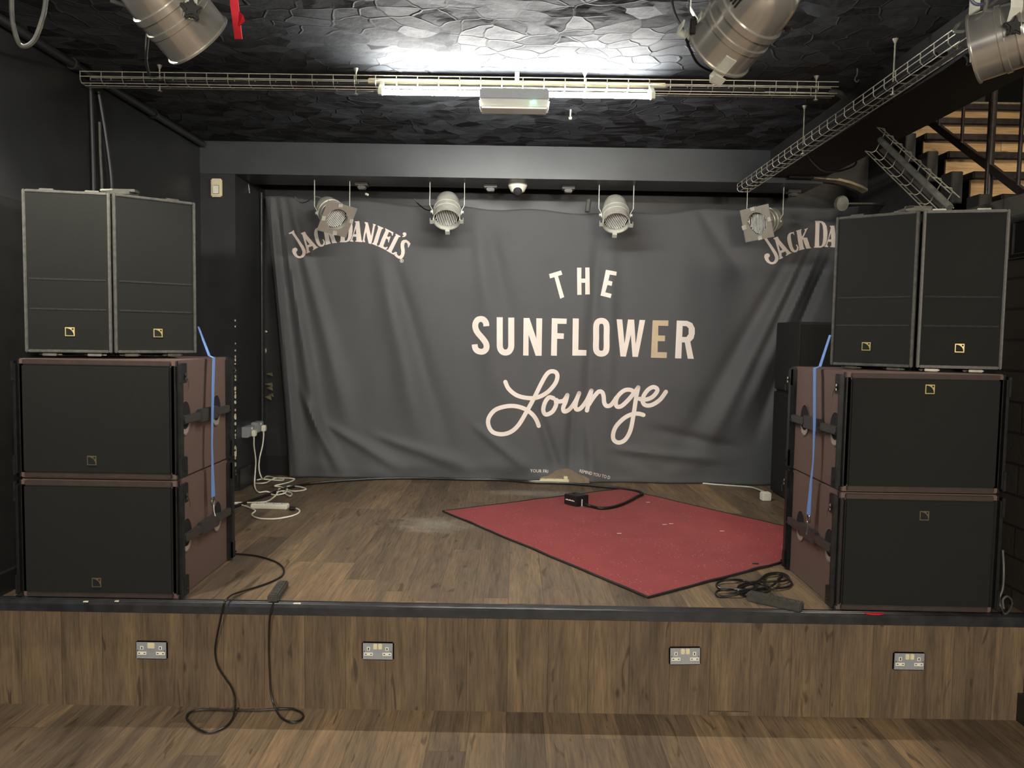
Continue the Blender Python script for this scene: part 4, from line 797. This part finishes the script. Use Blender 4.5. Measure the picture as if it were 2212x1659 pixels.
MB().add(vs, fs, 0, True).build('pile', M['carpet'], rt, smooth=True)
MB().tube([Vector((p.x, p.y, lift(i))) - off for i, p in enumerate(rim)], .0065, 6, True).build('binding', M['bind'], rt)
MB().add([Vector((p.x, p.y, ST + .0005)) - off for p in rim] , [tuple(range(n))]).build('backing', M['bind'], rt)
# black stage box and its cable
pb = at(1236, 1090, Z=ST); pt = thing('stage_box', 'small black metal box with white label on the red carpet', 'stage box', (.483, 5.50, ST + .009), math.radians(-58))
a, b, c = at(1218, 1091, Z=ST), at(1246, 1098, Z=ST), at(1273, 1094, Z=ST)
lx = (b - a).length; ly = .12; ang = math.atan2((b - a).y, (b - a).x); pt.location = (a.x, a.y, ST + .009); pt.rotation_euler = (0, 0, ang)
lx2 = (c - b).length
MB().prism([(0, 0), (lx, 0), (lx + lx2 * .05, lx2), (lx2 * .05, lx2)], .001, .075).build('case', M['black'], pt, bevel=.004)
MB().box((.03, lx2 * .5, .075), (.05, lx2 * .55, .085)).build('toggle_switch', M['steel'], pt)
text_mesh('STAGE BOX', .016, 'marking', M['print'], pt, Matrix.Translation((.015, -.0015, .035)) @ Matrix.Rotation(math.pi / 2, 4, 'X')) if False else None
mb = MB()
for i in range(7): mb.box((.018 + i * (lx - .04) / 7, -.0012, .034), (.018 + (i + .7) * (lx - .04) / 7, .0, .040 + .003 * (i % 2)))
mb.build('label_marking', M['print'], pt)
MB().box((lx + .001, lx2 * .38, .0), (lx + .004, lx2 * .46, .05)).build('cable_tag', M['white'], pt)
mc = [at(1262, 1090, Z=ST + .03), at(1275, 1093, Z=ST + .02), at(1300, 1098, Z=ST + .018), at(1330, 1094, Z=ST + .018), at(1358, 1083, Z=ST + .018), at(1378, 1072, Z=ST + .02), at(1388, 1067, Z=ST + .022), at(1378, 1062, Z=ST + .014), at(1345, 1056, Z=ST + .012), at(1290, 1050, Z=ST + .012), at(1220, 1044, Z=ST + .01), at(1150, 1038, Z=ST + .01), at(1080, 1033, Z=ST + .01), at(1000, 1031, Z=ST + .01), at(900, 1032, Z=ST + .01), at(800, 1035, Z=ST + .01), at(700, 1042, Z=ST + .01), at(640, 1050, Z=ST + .01), at(560, 1075, Z=ST + .01), at(500, 1098, Z=ST + .01)]
for v in mc:
    if v.x < .5: v.y = min(v.y, min(cy(v.x, ST + .01 + .02 * k) for k in range(4)) - (.10 if .08 < v.x < .48 else .022))
cable('thick_cable', 'thick black cable from the small black box along the curtain foot', mc, .011, M['rubber'])
# black lead over the stage edge
lead = [at(495, 1196, Z=ST + .006), at(520, 1197, Z=ST + .006), at(555, 1201, Z=ST + .006), at(592, 1212, Z=ST + .006), at(611, 1226, Z=ST + .006), at(610, 1243, Z=ST + .006), at(580, 1259, Z=ST + .006), at(535, 1274, Z=ST + .008), at(503, 1284, Z=ST + .02), at(488, 1297, Z=ST + .022), Vector((0, 0, 0))]
lead[-1] = at(482, 1312, Y=3.345)
lead += [at(475, 1345, Y=3.355), at(467, 1385, Y=3.375), at(465, 1410, Y=3.385), at(470, 1438, Y=3.385), at(485, 1463, Y=3.383), at(500, 1485, Y=3.38), at(508, 1510, Y=3.375), at(507, 1535, Y=3.33), at(500, 1556, Y=3.27)]
lead += [at(x, y, Z=.008) for x, y in ((482, 1573), (450, 1582), (425, 1573), (408, 1558), (403, 1548), (412, 1538), (440, 1533), (500, 1534), (560, 1534), (620, 1531), (645, 1536), (655, 1545), (648, 1556), (628, 1560), (608, 1550))]
lead += [at(594, 1527, Y=3.36), at(586, 1500, Y=3.38), at(583, 1460, Y=3.386), at(581, 1400, Y=3.386), at(582, 1350, Y=3.37), at(585, 1325, Y=3.352), at(589, 1308, Y=3.35), at(591, 1300, Z=ST + .02)]
power_strip('dusty black power strip at the stage edge with its lead hanging to the floor', at(589, 1302, Z=ST), at(612, 1268, Z=ST), .05, .033, M['black_dusty'], 5, lead, M['rubber'], .0045, M['grille_line'])
cz = lambda x, y: (1500 + x / 7.373, 1180 + y / 7.373)
coil = [(830,800),(740,755),(665,715),(760,650),(900,605),(1050,600),(1170,640),(1100,662),(850,690),(640,680),(450,680),(360,640),(365,590),(440,550),(600,535),(760,545),(900,585),(990,650),(930,710),(700,760),(500,800),(380,790),(340,750),(390,705),(560,690),(760,700),(880,740),(1050,750),(1180,720),(1200,690),(1100,670),(900,700),(740,720),(680,690),(720,630),(860,580),(1000,560),(1080,500),(1150,450),(1280,425),(1410,435),(1490,480),(1500,520),(1400,555),(1220,562),(1080,560),(1090,510),(1200,460),(1350,440),(1480,500),(1550,590),(1490,645),(1330,668),(1210,655),(1300,580),(1350,510),(1400,480)]
cpts = [at(*cz(x, y), Z=ST + .006 + .003 * (i % 5)) for i, (x, y) in enumerate(coil)]
power_strip('dusty black power strip with a heaped black lead, by the brown subwoofers', at(*cz(850, 850), Z=ST), at(*cz(1720, 1040), Z=ST), .055, .04, M['black_dusty'], 6, cpts, M['rubber'], .0058, M['grille_line'])
mb = MB(); p = at(1432, 1040, Z=ST); mb.lathe([(.012, 0), (.014, .008), (.008, .016), (0, .018)], Matrix.Translation((p.x, p.y, ST)), 12); tag(mb.build('bottle_cap', M['red']), 'tiny red cap on the floor at the curtain foot', 'cap')
mb = MB(); p = at(1890, 1326, Z=ST + .004); q = [(p.x + .04 * math.cos(k) * (1 + .3 * math.sin(3*k)), p.y + .010 * math.sin(k)) for k in [j * math.pi / 6 for j in range(12)]]; mb.prism([(x, min(y, 3.395)) for x, y in q], ST + .0025, ST + .006); tag(mb.build('tape_scrap', M['red']), 'scrap of red tape on the stage edge under the subwoofers', 'tape')
for i, (px, py, w) in enumerate(((186, 1300, .012), (253, 1299, .010), (642, 1304, .018))):
    p = at(px, py, Z=ST + .003); mb = MB(); mb.prism([(p.x - w, p.y - .004), (p.x + w, p.y - .006), (p.x + w * .7, p.y + .006), (p.x - w * .8, p.y + .004)], ST + .0025, ST + .006)
    tag(mb.build('wood_splinter', M['chip']), ['pale splinter on the stage edge nearest the side wall', 'pale splinter on the stage edge below the subwoofer badge', 'pale splinter on the stage edge beside the black power strip'][i], 'splinter', 'splinters on the stage edge')
for i, (px, py) in enumerate(((1436, 1133), (1338, 1152), (1400, 1085), (1560, 1147), (1450, 1131))):
    p = at(px, py, Z=ST + .01); mb = MB(); mb.prism([(p.x - .014, p.y - .004), (p.x + .014, p.y + .001), (p.x + .012, p.y + .006), (p.x - .015, p.y + .003)], ST + .0085, ST + .0105)
    tag(mb.build('paper_scrap', M['chip']), 'tiny pale scrap lying on the red carpet', 'scrap', 'scraps on the red carpet')
p = at(1632, 1218, Z=ST + .01); mb = MB(); mb.lathe([(.02, 0), (.016, .004), (0, .005)], Matrix.Translation((p.x, p.y, ST + .009)) @ Matrix.Diagonal((1, .6, 1, 1)), 14); tag(mb.build('burn_mark', M['bind']), 'dark oval spot on the red carpet near the cable heap', 'spot')
# floor lead by the right subs
cable('coiled_lead', 'grey lead hanging and bunched between subwoofers and block wall', [at(2166, 1188, Y=3.50), at(2168, 1230, Y=3.49), at(2166, 1270, Y=3.46), at(2158, 1295, Y=3.45), at(2162, 1312, Y=3.44), at(2170, 1326, Z=ST + .008), at(2180, 1318, Z=ST + .01), at(2186, 1300, Z=ST + .02), at(2176, 1288, Y=3.46), at(2166, 1296, Y=3.45), at(2168, 1315, Z=ST + .012)], .005, M['cable_grey'])

# ------------------------------------------------------------------ sockets on the stage front
def double_socket(label, px, py, tilt=0, one=False):
    p = at(px, py, Y=3.395); t_ = thing('double_socket', label, 'socket', (p.x, 3.399, p.z), 0, 'double sockets on the stage front'); t_.rotation_euler = (0, math.radians(tilt), 0)
    MB().box((-.0725, -.010, -.0425), (.0725, 0, .0425)).build('face_plate', M['clad'], t_, bevel=.006)
    for x in ((0,) if one else (-.011, .011)):
        w = .016 if one else .009; MB().box((x - w, -.0135, .010), (x + w, -.009, .036)).build('switch', M['cream'], t_, bevel=.002)
    for sx in (-1, 1):
        mb = MB(); x = sx * .042; mb.box((x - .007, -.0115, .004), (x + .007, -.009, .020), 0); mb.box((x - .020, -.0115, -.020), (x + .020, -.009, -.006), 0)
        mb.box((x - .0025, -.0122, .007), (x + .0025, -.011, .017), 1)
        for s2 in (-1, 1): mb.box((x + s2 * .012 - .0038, -.0122, -.0148), (x + s2 * .012 + .0038, -.011, -.0112), 1)
        mb.build('outlet', [M['white'], M['hole']], t_)
    mb = MB()
    for sx in (-1, 1): mb.lathe([(0, .012), (.003, .0115)], Matrix.Translation((sx * .061, 0, 0)) @ rot_to((0, -1, 0), (1, 0, 0)), 10)
    mb.build('screws', M['steel'], t_)
double_socket('grey metal double socket on the stage front nearest the side wall, with one wide switch', 328, 1404, 0, True)
double_socket('grey metal double socket on the stage front beside the hanging black lead', 816.5, 1406, 0)
double_socket('grey metal double socket on the stage front below the point of the red carpet', 1479.5, 1416.5, -1.4)
double_socket('grey metal double socket on the stage front below the subwoofers by the block wall', 1963, 1428, 0)
p = at(7, 1443, Y=3.36); mb = MB(); mb.lathe([(0, .016), (.008, .012), (.011, 0), (.008, -.014), (0, -.018)], Matrix.Translation((XL + .032, p.y - .02, p.z)), 10); tag(mb.build('cable_clip', M['cream']), 'tiny cream clip on the black wall beside the stage front', 'clip')

# ------------------------------------------------------------------ stairs and railing
st = thing('staircase', 'oak staircase with black nosings rising behind the block wall', 'stairs', (2.8, 4.7, 2.4)); so = Vector((2.8, 4.7, 2.4))
for k in range(-4, 4):
    y, z = 5.033 + .29 * k, 2.964 + .19 * k
    MB().box((2.80, y + .022, z - .19), (3.88, y + .04, z - .05)).shift(-so).build('riser', M['step'], st)
    MB().box((2.80, y, z - .05), (3.88, y + .31, z)).shift(-so).build('tread', M['iron'], st, bevel=.008)
for k in range(-3, 3):
    y, z = 5.033 + .29 * k, 2.964 + .19 * k
    MB().box((2.665, y - .005, z - .2), (2.735, y + .12, z - .005)).shift(-so).build('string_block', M['dark'], st, bevel=.004)
rl = thing('stair_railing', 'dark metal railing with upright bars beside the oak stairs', 'railing', (2.75, 4.5, 2.7)); ro = Vector((2.75, 4.5, 2.7))
a, b = Vector((2.76, 5.40, 3.327)), Vector((2.76, 3.6, 2.14))
mb = MB(); u = Vector((0, (b - a).normalized().z, -(b - a).normalized().y)); w = Vector((.012, 0, 0)); hh = u * .022
mb.add([a - w - hh, a + w - hh, a + w + hh, a - w + hh, b - w - hh, b + w - hh, b + w + hh, b - w + hh], [(0,1,2,3), (7,6,5,4), (0,4,5,1), (1,5,6,2), (2,6,7,3), (3,7,4,0)]); mb.shift(-ro).build('bottom_rail', M['iron'], rl)
for px, r, dn in ((2027, .009, 0), (2078, .010, 0), (2141, .022, .35), (2205, .011, 0)):
    y = 2.76 * F / (px - 1106) * 1.0; y = at(px, 300, X=2.76).y; z = 3.327 - (5.40 - y) * .6594
    MB().tube([(2.76, y, z - dn), (2.76, y, z + 1.1)], r, 10).shift(-ro).build('upright', M['iron'], rl)
mb = MB(); mb.box((2.74, 5.95, 3.52), (3.88, 6.2, 3.56)); tag(mb.build('landing_edge', M['plaster']), 'pale landing edge at the head of the oak stairs', 'landing')
# framed notice on the block wall
fr_ = thing('picture_frame', 'dark framed picture with a pale worn edge on the block wall', 'picture', (XR - .001, 3.52, 2.12)); b = Vector((0, 0, 0))
mb = MB(); y0, y1, h = -.35, .13, .19
for a, c in (((-.02, y0, 0), (0, y1, .022)), ((-.02, y0, h - .022), (0, y1, h)), ((-.02, y1 - .022, .022), (0, y1, h - .022)), ((-.02, y0, .022), (0, y0 + .022, h - .022))): mb.box(a, c)
mb.build('frame', M['black'], fr_); MB().box((-.008, y0 + .02, .02), (-.002, y1 - .02, h - .02)).build('picture_panel', M['grille'], fr_)
mb = MB()
for a, c in (((-.0215, y0, -.001), (-.012, y1 + .001, .003)), ((-.0215, y1 - .003, 0), (-.012, y1 + .0015, h)), ((-.0212, y0 + .02, .02), (-.014, y1 - .022, .023))): mb.box(a, c)
mb.build('worn_edge', M['frame'], fr_)
t_ = thing('floodlight', 'small round dark lamp hung in front of the niche under the arch', 'lamp', at(1818, 440, Y=5.4))
Mx = rot_to((-.1, -1, -.2), (1, 0, 0)) @ Matrix.Diagonal((.8, 1, 1, 1)); mb = MB(); mb.lathe([(0, .03), (.05, .026), (.056, .01), (.05, -.04), (0, -.06)], Mx, 24); mb.build('head', M['cable_grey'], t_)
q_ = t_.location.x; MB().tube([(.03, .02, 0), (2.6 - q_, .05, .01)], .012, 8).build('bracket', M['rail'], t_)

# ------------------------------------------------------------------ light
def area(name, loc, rot, sx, sy, power, col):
    l = bpy.data.lights.new(name, 'AREA'); l.shape = 'RECTANGLE'; l.size = sx; l.size_y = sy; l.energy = power; l.color = col
    o = bpy.data.objects.new(name, l); C.objects.link(o); o.location = loc; o.rotation_euler = rot; return o
area('room_wall_lamp', (-1.1, -3.1, 2.5), (math.radians(82), 0, 0), 1.2, .25, 21, (1, .97, .90))
area('room_wall_lamp', (1.7, -3.1, 2.4), (math.radians(82), 0, 0), 1.2, .25, 32, (1, .88, .72))
area('stairwell_lamp', (3.3, 3.2, 5.0), (0, 0, 0), .8, .8, 17, (1, .86, .64))
sl = bpy.data.lights.new('room_downlight', 'SPOT'); sl.energy = 24; sl.spot_size = math.radians(125); sl.spot_blend = .5; sl.color = (1, .95, .82); sl.shadow_soft_size = .05
so_ = bpy.data.objects.new('room_downlight', sl); C.objects.link(so_); so_.location = (-1.85, 2.8, 3.10)
w = bpy.data.worlds.new('world'); bpy.context.scene.world = w; w.use_nodes = True
w.node_tree.nodes['Background'].inputs[0].default_value = (.5, .52, .55, 1); w.node_tree.nodes['Background'].inputs[1].default_value = .02
vs_ = bpy.context.scene.view_settings; vs_.view_transform = 'Standard'; vs_.look = 'None'; vs_.exposure = 2.74; vs_.gamma = 1.0; vs_.use_curve_mapping = False
